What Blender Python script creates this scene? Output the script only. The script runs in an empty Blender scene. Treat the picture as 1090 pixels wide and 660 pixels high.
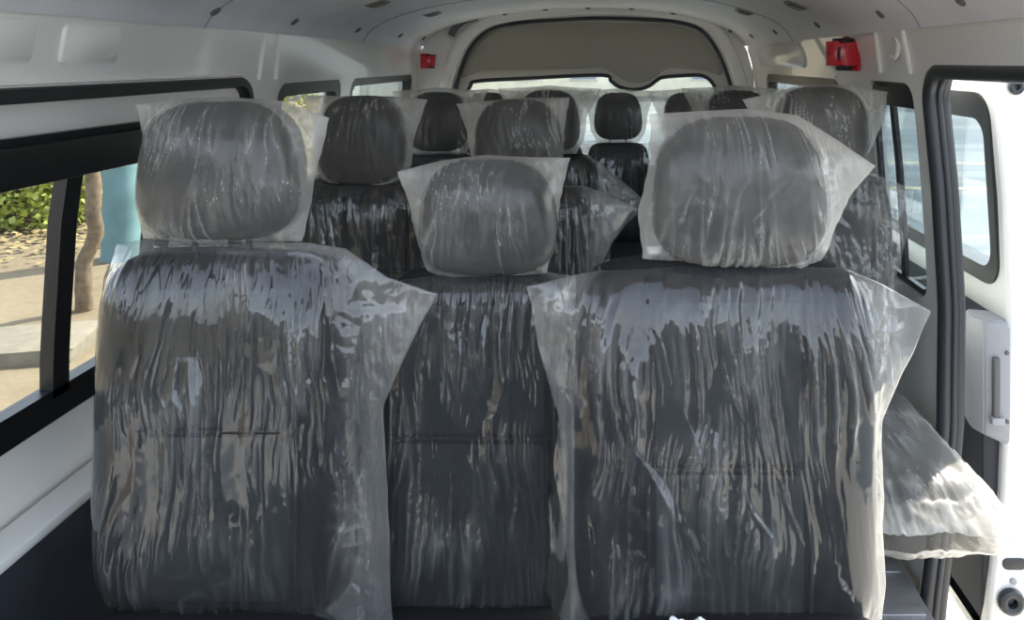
import bpy, bmesh, math, random
import numpy as np
from mathutils import Vector, Matrix

S = bpy.context.scene
COL = S.collection
random.seed(7)
R = math.radians

# ------------------------------------------------------------------ camera, sky, sun, exposure
FPX, VX, VY, CAMZ = 850.0, 640.0, 65.0, 1.25
cam_d = bpy.data.cameras.new('camera')
cam = bpy.data.objects.new('camera', cam_d)
COL.objects.link(cam)
cam.location = (0, 0, CAMZ)
cam.rotation_euler = (R(90), 0, 0)
cam_d.sensor_width = 36
cam_d.lens = 36 * FPX / 1090
cam_d.shift_x = -(VX - 545) / 1090
cam_d.shift_y = -(330 - VY) / 1090
cam_d.clip_start = 0.02
S.camera = cam

world = bpy.data.worlds.new('daylight')
S.world = world
world.use_nodes = True
wn, wl = world.node_tree.nodes, world.node_tree.links
sky = wn.new('ShaderNodeTexSky')
sky.sky_type = 'HOSEK_WILKIE'
sky.turbidity = 6.0
sky.ground_albedo = 0.4
SUN_TRAVEL = Vector((-0.52, -0.50, -0.69)).normalized()
sky.sun_direction = -SUN_TRAVEL
hs = wn.new('ShaderNodeHueSaturation')
hs.inputs['Saturation'].default_value = 0.5
wl.new(sky.outputs['Color'], hs.inputs['Color'])
wl.new(hs.outputs['Color'], wn['Background'].inputs['Color'])
wn['Background'].inputs['Strength'].default_value = 7.0

sun_d = bpy.data.lights.new('sun', 'SUN')
sun_d.energy = 5.0
sun_d.angle = R(0.6)
sun_d.color = (1.0, 0.93, 0.80)
sun = bpy.data.objects.new('sun', sun_d)
sun.rotation_euler = SUN_TRAVEL.to_track_quat('-Z', 'Y').to_euler()
sun.location = (4, 2, 5)
COL.objects.link(sun)

S.view_settings.view_transform = 'Standard'
S.view_settings.look = 'None'
S.view_settings.gamma = 1
S.view_settings.exposure = 1.28
S.view_settings.use_curve_mapping = False
S.cycles.transparent_max_bounces = 40
S.cycles.max_bounces = 14
S.cycles.diffuse_bounces = 6
S.cycles.use_denoising = True
S.cycles.sample_clamp_indirect = 6
S.cycles.caustics_reflective = False

# ------------------------------------------------------------------ materials
def mat(name, col, rough=0.5, metal=0.0, var=0.0, vscale=20.0, bump=0.0, bscale=200.0, spec=0.5, coat=0.0, stretch=None):
    m = bpy.data.materials.new(name)
    m.use_nodes = True
    n, l = m.node_tree.nodes, m.node_tree.links
    b = n['Principled BSDF']
    b.inputs['Base Color'].default_value = (*col, 1)
    b.inputs['Roughness'].default_value = rough
    b.inputs['Metallic'].default_value = metal
    b.inputs['Specular IOR Level'].default_value = spec
    b.inputs['Coat Weight'].default_value = coat
    tc = n.new('ShaderNodeTexCoord')
    src = tc.outputs['Object']
    if stretch:
        mp = n.new('ShaderNodeMapping')
        mp.inputs['Scale'].default_value = stretch
        l.new(src, mp.inputs['Vector'])
        src = mp.outputs['Vector']
    if var:
        t = n.new('ShaderNodeTexNoise')
        t.inputs['Scale'].default_value = vscale
        t.inputs['Detail'].default_value = 4
        l.new(src, t.inputs['Vector'])
        r = n.new('ShaderNodeValToRGB')
        r.color_ramp.elements[0].position = 0.3
        r.color_ramp.elements[1].position = 0.7
        r.color_ramp.elements[0].color = (*[max(0, c * (1 - var)) for c in col], 1)
        r.color_ramp.elements[1].color = (*[min(1, c * (1 + var)) for c in col], 1)
        l.new(t.outputs['Fac'], r.inputs['Fac'])
        l.new(r.outputs['Color'], b.inputs['Base Color'])
    if bump:
        t2 = n.new('ShaderNodeTexNoise')
        t2.inputs['Scale'].default_value = bscale
        l.new(src, t2.inputs['Vector'])
        bp = n.new('ShaderNodeBump')
        bp.inputs['Strength'].default_value = bump
        bp.inputs['Distance'].default_value = 0.002
        l.new(t2.outputs['Fac'], bp.inputs['Height'])
        l.new(bp.outputs['Normal'], b.inputs['Normal'])
    return m

def thin_fresnel(n, l, ior, normal=None):
    """Fresnel of a thin sheet: the same from both of its sides"""
    fr = n.new('ShaderNodeFresnel')
    ge = n.new('ShaderNodeNewGeometry')
    mi = n.new('ShaderNodeMapRange')
    mi.inputs['To Min'].default_value = ior
    mi.inputs['To Max'].default_value = 1 / ior
    l.new(ge.outputs['Backfacing'], mi.inputs['Value'])
    l.new(mi.outputs['Result'], fr.inputs['IOR'])
    if normal is not None:
        l.new(normal, fr.inputs['Normal'])
    return fr

def plastic(name, milk, gloss, rough, tint=(0.86, 0.86, 0.83), clear=0.97, bump=0.5, fold=0.4, slack=0.1):
    """thin polythene: clear film + some milk + a sharp sheen, with fine creases"""
    m = bpy.data.materials.new(name)
    m.use_nodes = True
    n, l = m.node_tree.nodes, m.node_tree.links
    n.remove(n['Principled BSDF'])
    out = n['Material Output']
    tr = n.new('ShaderNodeBsdfTransparent'); tr.inputs['Color'].default_value = (clear, clear, clear, 1)
    df = n.new('ShaderNodeBsdfDiffuse'); df.inputs['Color'].default_value = (*tint, 1)
    tl = n.new('ShaderNodeBsdfTranslucent'); tl.inputs['Color'].default_value = (*tint, 1)
    mk = n.new('ShaderNodeMixShader'); mk.inputs[0].default_value = 0.45
    l.new(df.outputs[0], mk.inputs[1]); l.new(tl.outputs[0], mk.inputs[2])
    gl = n.new('ShaderNodeBsdfGlossy'); gl.inputs['Roughness'].default_value = rough
    tc = n.new('ShaderNodeTexCoord')
    mp = n.new('ShaderNodeMapping'); mp.inputs['Scale'].default_value = (1, 1, 0.16)
    l.new(tc.outputs['Object'], mp.inputs['Vector'])
    t = n.new('ShaderNodeTexNoise'); t.inputs['Scale'].default_value = 90; t.inputs['Detail'].default_value = 3
    t.inputs['Distortion'].default_value = 0.6
    l.new(mp.outputs['Vector'], t.inputs['Vector'])
    bp = n.new('ShaderNodeBump'); bp.inputs['Strength'].default_value = bump; bp.inputs['Distance'].default_value = 0.0016
    l.new(t.outputs['Fac'], bp.inputs['Height'])
    for x in (df, gl):
        l.new(bp.outputs['Normal'], x.inputs['Normal'])
    lw = n.new('ShaderNodeLayerWeight'); lw.inputs['Blend'].default_value = 0.35
    ma = n.new('ShaderNodeMath'); ma.operation = 'MULTIPLY_ADD'
    l.new(lw.outputs['Facing'], ma.inputs[0]); ma.inputs[1].default_value = milk * 1.9; ma.inputs[2].default_value = milk
    # folded, doubled film is whiter than film drawn flat
    ac = n.new('ShaderNodeAttribute'); ac.attribute_name = 'crease'
    al = n.new('ShaderNodeAttribute'); al.attribute_name = 'slack'
    m_c = n.new('ShaderNodeMath'); m_c.operation = 'MULTIPLY_ADD'
    l.new(ac.outputs['Fac'], m_c.inputs[0]); m_c.inputs[1].default_value = fold; l.new(ma.outputs[0], m_c.inputs[2])
    m_l = n.new('ShaderNodeMath'); m_l.operation = 'MULTIPLY_ADD'; m_l.use_clamp = True
    l.new(al.outputs['Fac'], m_l.inputs[0]); m_l.inputs[1].default_value = slack; l.new(m_c.outputs[0], m_l.inputs[2])
    ma = m_l
    m1 = n.new('ShaderNodeMixShader')
    l.new(ma.outputs[0], m1.inputs[0]); l.new(tr.outputs[0], m1.inputs[1]); l.new(mk.outputs[0], m1.inputs[2])
    fr = thin_fresnel(n, l, 1.5, bp.outputs['Normal'])
    mg = n.new('ShaderNodeMath'); mg.operation = 'MULTIPLY'; mg.use_clamp = True
    l.new(fr.outputs[0], mg.inputs[0]); mg.inputs[1].default_value = gloss
    m2 = n.new('ShaderNodeMixShader')
    l.new(mg.outputs[0], m2.inputs[0]); l.new(m1.outputs[0], m2.inputs[1]); l.new(gl.outputs[0], m2.inputs[2])
    l.new(m2.outputs[0], out.inputs['Surface'])
    return m

def glass(name, tint, gloss=1.0):
    m = bpy.data.materials.new(name)
    m.use_nodes = True
    n, l = m.node_tree.nodes, m.node_tree.links
    n.remove(n['Principled BSDF'])
    tr = n.new('ShaderNodeBsdfTransparent'); tr.inputs['Color'].default_value = (*tint, 1)
    gl = n.new('ShaderNodeBsdfGlossy'); gl.inputs['Roughness'].default_value = 0.01
    fr = thin_fresnel(n, l, 1.45)
    mg = n.new('ShaderNodeMath'); mg.operation = 'MULTIPLY'; mg.use_clamp = True
    l.new(fr.outputs[0], mg.inputs[0]); mg.inputs[1].default_value = gloss
    mx = n.new('ShaderNodeMixShader')
    l.new(mg.outputs[0], mx.inputs[0]); l.new(tr.outputs[0], mx.inputs[1]); l.new(gl.outputs[0], mx.inputs[2])
    l.new(mx.outputs[0], n['Material Output'].inputs['Surface'])
    return m

M = dict(
    white=mat('white_body_paint', (0.86, 0.845, 0.81), 0.22, coat=0.4),
    liner=mat('lavender_grey_headliner', (0.74, 0.735, 0.77), 0.6, var=0.04, vscale=8),
    black=mat('black_rubber', (0.012, 0.013, 0.015), 0.42),
    seal=mat('door_seal_rubber', (0.022, 0.025, 0.03), 0.38),
    frame=mat('black_window_frame', (0.008, 0.009, 0.010), 0.35),
    fabric=mat('charcoal_seat_cloth', (0.022, 0.022, 0.023), 0.9, var=0.05, vscale=40, spec=0.15),
    cloth=mat('grey_seat_insert_cloth', (0.036, 0.039, 0.040), 0.9, var=0.05, vscale=40, spec=0.15),
    vinyl=mat('navy_black_vinyl', (0.022, 0.026, 0.032), 0.5, var=0.15, vscale=40, bump=0.2, bscale=500),
    seam=mat('dark_seam_thread', (0.012, 0.012, 0.013), 0.8),
    steel=mat('black_steel_tube', (0.03, 0.03, 0.033), 0.35, metal=0.6),
    chrome=mat('bright_post_steel', (0.6, 0.6, 0.6), 0.25, metal=1.0),
    trim=mat('dark_lower_trim', (0.022, 0.025, 0.033), 0.62, bump=0.25, bscale=400),
    olive=mat('olive_grey_hatch_trim', (0.38, 0.36, 0.30), 0.8, var=0.05, vscale=100, bump=0.1, bscale=300),
    cream=mat('cream_plastic', (0.66, 0.63, 0.56), 0.5),
    grey=mat('mid_grey_plastic', (0.33, 0.335, 0.35), 0.5, bump=0.2, bscale=600),
    dgrey=mat('dark_grey_plastic', (0.10, 0.10, 0.10), 0.5),
    clip=mat('grey_clip_plastic', (0.14, 0.135, 0.13), 0.5),
    vent=mat('vent_beige_plastic', (0.22, 0.21, 0.19), 0.5),
    red=mat('red_plastic', (0.55, 0.010, 0.022), 0.28, coat=0.3),
    floor=mat('dark_ribbed_floor', (0.05, 0.052, 0.055), 0.6, var=0.2, vscale=60, bump=0.5, bscale=160),
    alu=mat('aluminium_tread', (0.40, 0.40, 0.41), 0.35, metal=0.7, bump=0.4, bscale=120),
    paper=mat('white_tissue', (0.85, 0.85, 0.84), 0.8),
    leaf=mat('sunlit_leaf_green', (0.30, 0.34, 0.065), 0.5, var=0.45, vscale=3.0),
    bark=mat('pale_brown_bark', (0.13, 0.095, 0.06), 0.85, var=0.35, vscale=25, bump=0.8, bscale=60),
    teal=mat('turquoise_wrap', (0.09, 0.18, 0.195), 0.6, var=0.12, vscale=5),
    slab=mat('pale_concrete', (0.18, 0.16, 0.125), 0.85, var=0.15, vscale=12, bump=0.4, bscale=60),
    facade=mat('pale_yellow_render', (0.85, 0.79, 0.60), 0.8, var=0.08, vscale=2),
    bluewall=mat('blue_grey_cladding', (0.33, 0.42, 0.50), 0.6, var=0.1, vscale=1.0),
    wpane=mat('dull_window_pane', (0.30, 0.36, 0.42), 0.15),
    headbag=plastic('milky_polythene', 0.10, 0.8, 0.2, (0.88, 0.86, 0.80), bump=0.12, fold=0.36, slack=0.24),
    headbag_far=plastic('milky_polythene_clearer', 0.08, 0.5, 0.25, (0.88, 0.86, 0.80), bump=0.1, fold=0.30, slack=0.25),
    backbag=plastic('clear_polythene', 0.016, 1.45, 0.06, (0.87, 0.87, 0.85), bump=0.2, fold=0.20, slack=0.11),
    glass=glass('clear_window_glass', (0.96, 0.97, 0.95)),
    tglass=glass('blue_tinted_glass', (0.88, 0.93, 0.95), 1.4),
)

# ------------------------------------------------------------------ mesh helpers
def mesh(name, verts, faces, m, parent=None, smooth=True, loc=None, angle=40):
    me = bpy.data.meshes.new(name)
    me.from_pydata([tuple(v) for v in verts], [], [tuple(f) for f in faces])
    return finish(name, me, m, parent, smooth, loc, angle)

def finish(name, me, m, parent=None, smooth=True, loc=None, angle=40):
    if smooth:
        me.polygons.foreach_set('use_smooth', [True] * len(me.polygons))
        if angle < 180:
            me.set_sharp_from_angle(angle=R(angle))
    me.materials.append(m)
    me.update()
    o = bpy.data.objects.new(name, me)
    COL.objects.link(o)
    if parent is not None:
        o.parent = parent
    if loc is not None:
        o.location = loc
    return o

def from_bm(name, bm, m, parent=None, smooth=True, loc=None, angle=40, fix=True):
    if fix:
        bmesh.ops.recalc_face_normals(bm, faces=bm.faces)
    me = bpy.data.meshes.new(name)
    bm.to_mesh(me); bm.free()
    return finish(name, me, m, parent, smooth, loc, angle)

def bm_box(bm, lo, hi, bev=0.0, seg=2):
    r = bmesh.ops.create_cube(bm, size=1)
    c = [(a + b) / 2 for a, b in zip(lo, hi)]
    d = [b - a for a, b in zip(lo, hi)]
    for v in r['verts']:
        v.co = Vector((c[i] + v.co[i] * d[i] for i in range(3)))
    if bev:
        es = {e for v in r['verts'] for e in v.link_edges}
        bmesh.ops.bevel(bm, geom=list(es), offset=bev, segments=seg, affect='EDGES', profile=0.5)

def box(name, lo, hi, m, parent=None, bev=0.004, seg=2):
    bm = bmesh.new(); bm_box(bm, lo, hi, bev, seg)
    return from_bm(name, bm, m, parent)

def catmull(pts, n=8, closed=False):
    pts = [Vector(p) for p in pts]
    out = []
    N = len(pts)
    rng = range(N) if closed else range(N - 1)
    for i in rng:
        if closed:
            p0, p1, p2, p3 = pts[i - 1], pts[i], pts[(i + 1) % N], pts[(i + 2) % N]
        else:
            p0, p1, p2, p3 = pts[max(i - 1, 0)], pts[i], pts[i + 1], pts[min(i + 2, N - 1)]
        for k in range(n):
            t = k / n
            out.append(0.5 * ((2 * p1) + (p2 - p0) * t + (2 * p0 - 5 * p1 + 4 * p2 - p3) * t * t + (3 * p1 - p0 - 3 * p2 + p3) * t ** 3))
    if not closed:
        out.append(pts[-1])
    return out

def sweep(bm, path, section, up, closed=False):
    """section: list of (a,b) in the frame (side, up-ish); up is a fixed vector across the path"""
    path = [Vector(p) for p in path]
    up = Vector(up)
    rings = []
    N = len(path)
    for i, p in enumerate(path):
        if closed:
            t = path[(i + 1) % N] - path[i - 1]
        else:
            t = path[min(i + 1, N - 1)] - path[max(i - 1, 0)]
        t.normalize()
        u = (up - t * up.dot(t)).normalized()
        s = t.cross(u)
        rings.append([bm.verts.new(p + s * a + u * b) for a, b in section])
    k = len(section)
    for i in range(N if closed else N - 1):
        A, B = rings[i], rings[(i + 1) % N]
        for j in range(k):
            bm.faces.new((A[j], A[(j + 1) % k], B[(j + 1) % k], B[j]))
    if not closed:
        bm.faces.new(rings[0]); bm.faces.new(list(reversed(rings[-1])))

def circ(r, n=10, ax=1.0, ay=1.0):
    return [(r * ax * math.cos(2 * math.pi * k / n), r * ay * math.sin(2 * math.pi * k / n)) for k in range(n)]

def tube(name, path, r, m, parent=None, up=(0.3, 1, 0.2), n=10, closed=False):
    bm = bmesh.new(); sweep(bm, path, circ(r, n), up, closed)
    return from_bm(name, bm, m, parent, angle=60)

def rrect(a0, a1, b0, b1, r, n=6):
    pts = []
    for (ca, cb, s) in ((a1 - r, b1 - r, 0), (a0 + r, b1 - r, 90), (a0 + r, b0 + r, 180), (a1 - r, b0 + r, 270)):
        for k in range(n + 1):
            t = R(s + 90 * k / n)
            pts.append((ca + r * math.cos(t), cb + r * math.sin(t)))
    return pts

def prism(bm, pts, f0, f1, bev=0.0):
    """closed polygon pts mapped by f0 and f1 to the two ends"""
    A = [bm.verts.new(f0(a, b)) for a, b in pts]
    B = [bm.verts.new(f1(a, b)) for a, b in pts]
    n = len(pts)
    caps = [bm.faces.new(A), bm.faces.new(list(reversed(B)))]
    for i in range(n):
        bm.faces.new((A[i], B[i], B[(i + 1) % n], A[(i + 1) % n]))
    if bev:
        es = {e for f in caps for e in f.edges}
        bmesh.ops.bevel(bm, geom=list(es), offset=bev, segments=2, affect='EDGES', profile=0.5)

def prism_x(name, pts, x0, x1, m, parent=None, bev=0.0):
    bm = bmesh.new(); prism(bm, pts, lambda a, b: (x0, a, b), lambda a, b: (x1, a, b), bev)
    return from_bm(name, bm, m, parent)

def prism_y(name, pts, y0, y1, m, parent=None, bev=0.0):
    bm = bmesh.new(); prism(bm, pts, lambda a, b: (a, y0, b), lambda a, b: (a, y1, b), bev)
    return from_bm(name, bm, m, parent)

def ring_x(name, pts_out, pts_in, xo, xi, m, parent=None):
    """frame between two loops with the same count, prism along X"""
    bm = bmesh.new()
    n = len(pts_out)
    L = [[bm.verts.new((x, a, b)) for a, b in p] for p, x in ((pts_out, xo), (pts_in, xo), (pts_in, xi), (pts_out, xi))]
    for k in range(4):
        A, B = L[k], L[(k + 1) % 4]
        for i in range(n):
            bm.faces.new((A[i], A[(i + 1) % n], B[(i + 1) % n], B[i]))
    return from_bm(name, bm, m, parent, angle=35)

def boolean_cut(o, cutters):
    for c in cutters:
        md = o.modifiers.new('cut', 'BOOLEAN'); md.operation = 'DIFFERENCE'; md.solver = 'EXACT'; md.object = c
    bpy.context.view_layer.update()
    dg = bpy.context.evaluated_depsgraph_get()
    me = bpy.data.meshes.new_from_object(o.evaluated_get(dg))
    o.modifiers.clear()
    o.data = me
    for c in cutters:
        bpy.data.objects.remove(c)
    me.polygons.foreach_set('use_smooth', [True] * len(me.polygons))
    me.set_sharp_from_angle(angle=R(30))
    return o

def profile_wall(name, prof, y0, y1, th, m, ny=24, parent=None):
    """prof: list (x,z); thickness th added along X (sign = outward)"""
    prof = [(p.x, p.y) for p in catmull([(x, z, 0) for x, z in prof], 6)]
    bm = bmesh.new()
    ys = [y0 + (y1 - y0) * i / ny for i in range(ny + 1)]
    G = [[[bm.verts.new((x + d, y, z)) for x, z in prof] for y in ys] for d in (0, th)]
    k = len(prof)
    for d in (0, 1):
        for i in range(ny):
            for j in range(k - 1):
                bm.faces.new((G[d][i][j], G[d][i + 1][j], G[d][i + 1][j + 1], G[d][i][j + 1]))
    for i in range(ny):
        for j in (0, k - 1):
            bm.faces.new((G[0][i][j], G[0][i + 1][j], G[1][i + 1][j], G[1][i][j]))
    for i in (0, ny):
        for j in range(k - 1):
            bm.faces.new((G[0][i][j], G[0][i][j + 1], G[1][i][j + 1], G[1][i][j]))
    return from_bm(name, bm, m, parent, angle=30)

def empty(name, loc=(0, 0, 0)):
    o = bpy.data.objects.new(name, None)
    o.empty_display_size = 0.05
    o.location = loc
    COL.objects.link(o)
    return o

def tag(o, label, cat, group=None, kind=None):
    o['label'] = label
    o['category'] = cat
    if group: o['group'] = group
    if kind: o['kind'] = kind
    return o

def struct(o, label, cat='interior'):
    o['kind'] = 'structure'
    o['label'] = label
    o['category'] = cat
    return o

def at(px, py, D):
    return ((px - VX) * D / FPX, D, CAMZ - (py - VY) * D / FPX)

# ------------------------------------------------------------------ noise for creases (numpy)
def grad_noise(x, y, seed):
    xi = np.floor(x).astype(np.int64); yi = np.floor(y).astype(np.int64)
    xf = x - xi; yf = y - yi
    def h(a, b):
        v = (a * 374761393 + b * 668265263 + seed * 974634777) & 0xFFFFFFFF
        v = ((v ^ (v >> 13)) * 1274126177) & 0xFFFFFFFF
        v = (v ^ (v >> 16)) & 0xFFFFFFFF
        return v / 4294967296.0 * 2 * np.pi
    def g(a, b, dx, dy):
        t = h(a, b)
        return np.cos(t) * dx + np.sin(t) * dy
    u = xf ** 3 * (xf * (xf * 6 - 15) + 10); v = yf ** 3 * (yf * (yf * 6 - 15) + 10)
    n00 = g(xi, yi, xf, yf); n10 = g(xi + 1, yi, xf - 1, yf)
    n01 = g(xi, yi + 1, xf, yf - 1); n11 = g(xi + 1, yi + 1, xf - 1, yf - 1)
    return (n00 * (1 - u) + n10 * u) * (1 - v) + (n01 * (1 - u) + n11 * u) * v

def ridge(x, y, seed):
    return np.clip(1 - 2.4 * np.abs(grad_noise(x, y, seed)), 0, 1)

# ------------------------------------------------------------------ padded solids
class Pad:
    """upholstered solid: super-ellipse outline in (x,z), rounded in depth. Local frame: front is -y."""
    def __init__(s, w, h, t, n=3.2, m=2.6, taper=0.0, lean=0.0, bol=0.0, zc=0.0, yc=0.0, xc=0.0):
        s.w, s.h, s.t, s.n, s.m, s.taper, s.lean, s.bol, s.zc, s.yc, s.xc = w / 2, h / 2, t / 2, n, m, taper, lean, bol, zc, yc, xc
    def tp(s, z):
        return 1 - s.taper * (z / s.h * 0.5 + 0.5) ** 2
    def f(s, x, z):
        """depth of half thickness at local (x,z) (numpy); -1 outside"""
        x = x - s.xc; z = z - s.zc
        r = ((np.abs(x) / (s.w * s.tp(np.clip(z, -s.h, s.h)))) ** s.n + (np.abs(z) / s.h) ** s.n) ** (1 / s.n)
        return np.where(r < 1, s.t * np.clip(1 - r ** s.m, 0, 1) ** (1 / s.m) * s.b(x), -1.0)
    def b(s, x):
        q = np.clip(np.abs(x) / s.w, 0, 1)
        return 1 + s.bol * (np.exp(-((q - 0.82) / 0.16) ** 2) - 0.35 * np.exp(-(q / 0.5) ** 2))
    def yl(s, z):
        return s.yc + s.lean * (z - s.zc)
    def build(s, name, m, parent, na=72, nr=22):
        V = []; F = []
        for side in (-1, 1):
            for i in range(nr):
                rho = math.sin(math.pi / 2 * (i + 1) / nr) if i < nr - 1 else 1.0
                for k in range(na):
                    a = 2 * math.pi * k / na
                    ca, sa = math.cos(a), math.sin(a)
                    rr = 1 / ((abs(ca) ** s.n + abs(sa) ** s.n) ** (1 / s.n))
                    z = rho * rr * sa * s.h
                    x = rho * rr * ca * s.w * s.tp(z)
                    d = s.t * max(0, 1 - rho ** s.m) ** (1 / s.m) * float(s.b(np.float64(x)))
                    V.append((x + s.xc, s.yl(z + s.zc) + side * d, z + s.zc))
            V.append((s.xc, s.yl(s.zc) + side * s.t * float(s.b(np.float64(0))), s.zc))
        half = nr * na + 1
        for sd in (0, 1):
            o = sd * half
            c = o + nr * na
            for k in range(na):
                f = (c, o + k, o + (k + 1) % na)
                F.append(f if sd else f[::-1])
                for i in range(nr - 1):
                    f = (o + i * na + k, o + (i + 1) * na + k, o + (i + 1) * na + (k + 1) % na, o + i * na + (k + 1) % na)
                    F.append(f if sd else f[::-1])
        bm = bmesh.new()
        vs = [bm.verts.new(v) for v in V]
        for f in F:
            bm.faces.new([vs[i] for i in f])
        bmesh.ops.remove_doubles(bm, verts=bm.verts, dist=1e-5)
        return from_bm(name, bm, m, parent, angle=180)
    def front(s, x, z, off=0.0):
        d = float(s.f(np.float64(x), np.float64(z)))
        return (x, s.yl(z) - max(d, 0) - off, z)
    def patch(s, name, m, parent, x0, x1, z0, z1, off=0.0025, nx=14, nz=20):
        """cloth panel lying on the front face, its edges tucked in"""
        V = []; F = []
        for j in range(nz + 1):
            for i in range(nx + 1):
                e = min(i, nx - i, j, nz - j)
                x = x0 + (x1 - x0) * i / nx; z = z0 + (z1 - z0) * j / nz
                V.append(s.front(x, z, off if e > 0 else -0.002))
        for j in range(nz):
            for i in range(nx):
                a = j * (nx + 1) + i
                F.append((a, a + 1, a + nx + 2, a + nx + 1))
        return mesh(name, V, F, m, parent, angle=180)
    def seam(s, name, pts, parent, r=0.0034, off=0.0015):
        path = []
        for (xa, za), (xb, zb) in zip(pts[:-1], pts[1:]):
            for k in range(16):
                t = k / 16
                path.append(s.front(xa + (xb - xa) * t, za + (zb - za) * t, off))
        path.append(s.front(*pts[-1], off))
        return tube(name, path, r, M['seam'], parent, up=(0.05, 1, 0.03), n=6)

def poly(pts, v):
    pts = np.array(pts, float)
    d = np.concatenate([[0], np.cumsum(np.hypot(*np.diff(pts, axis=0).T))])
    d /= d[-1]
    # smooth the polyline a little
    q = np.linspace(0, 1, 400)
    X = np.interp(q, d, pts[:, 0]); Z = np.interp(q, d, pts[:, 1])
    k = np.hanning(17); k /= k.sum()
    Xs = np.convolve(np.pad(X, 8, mode='edge'), k, 'valid'); Zs = np.convolve(np.pad(Z, 8, mode='edge'), k, 'valid')
    return np.interp(v, q, Xs), np.interp(v, q, Zs)

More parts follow.
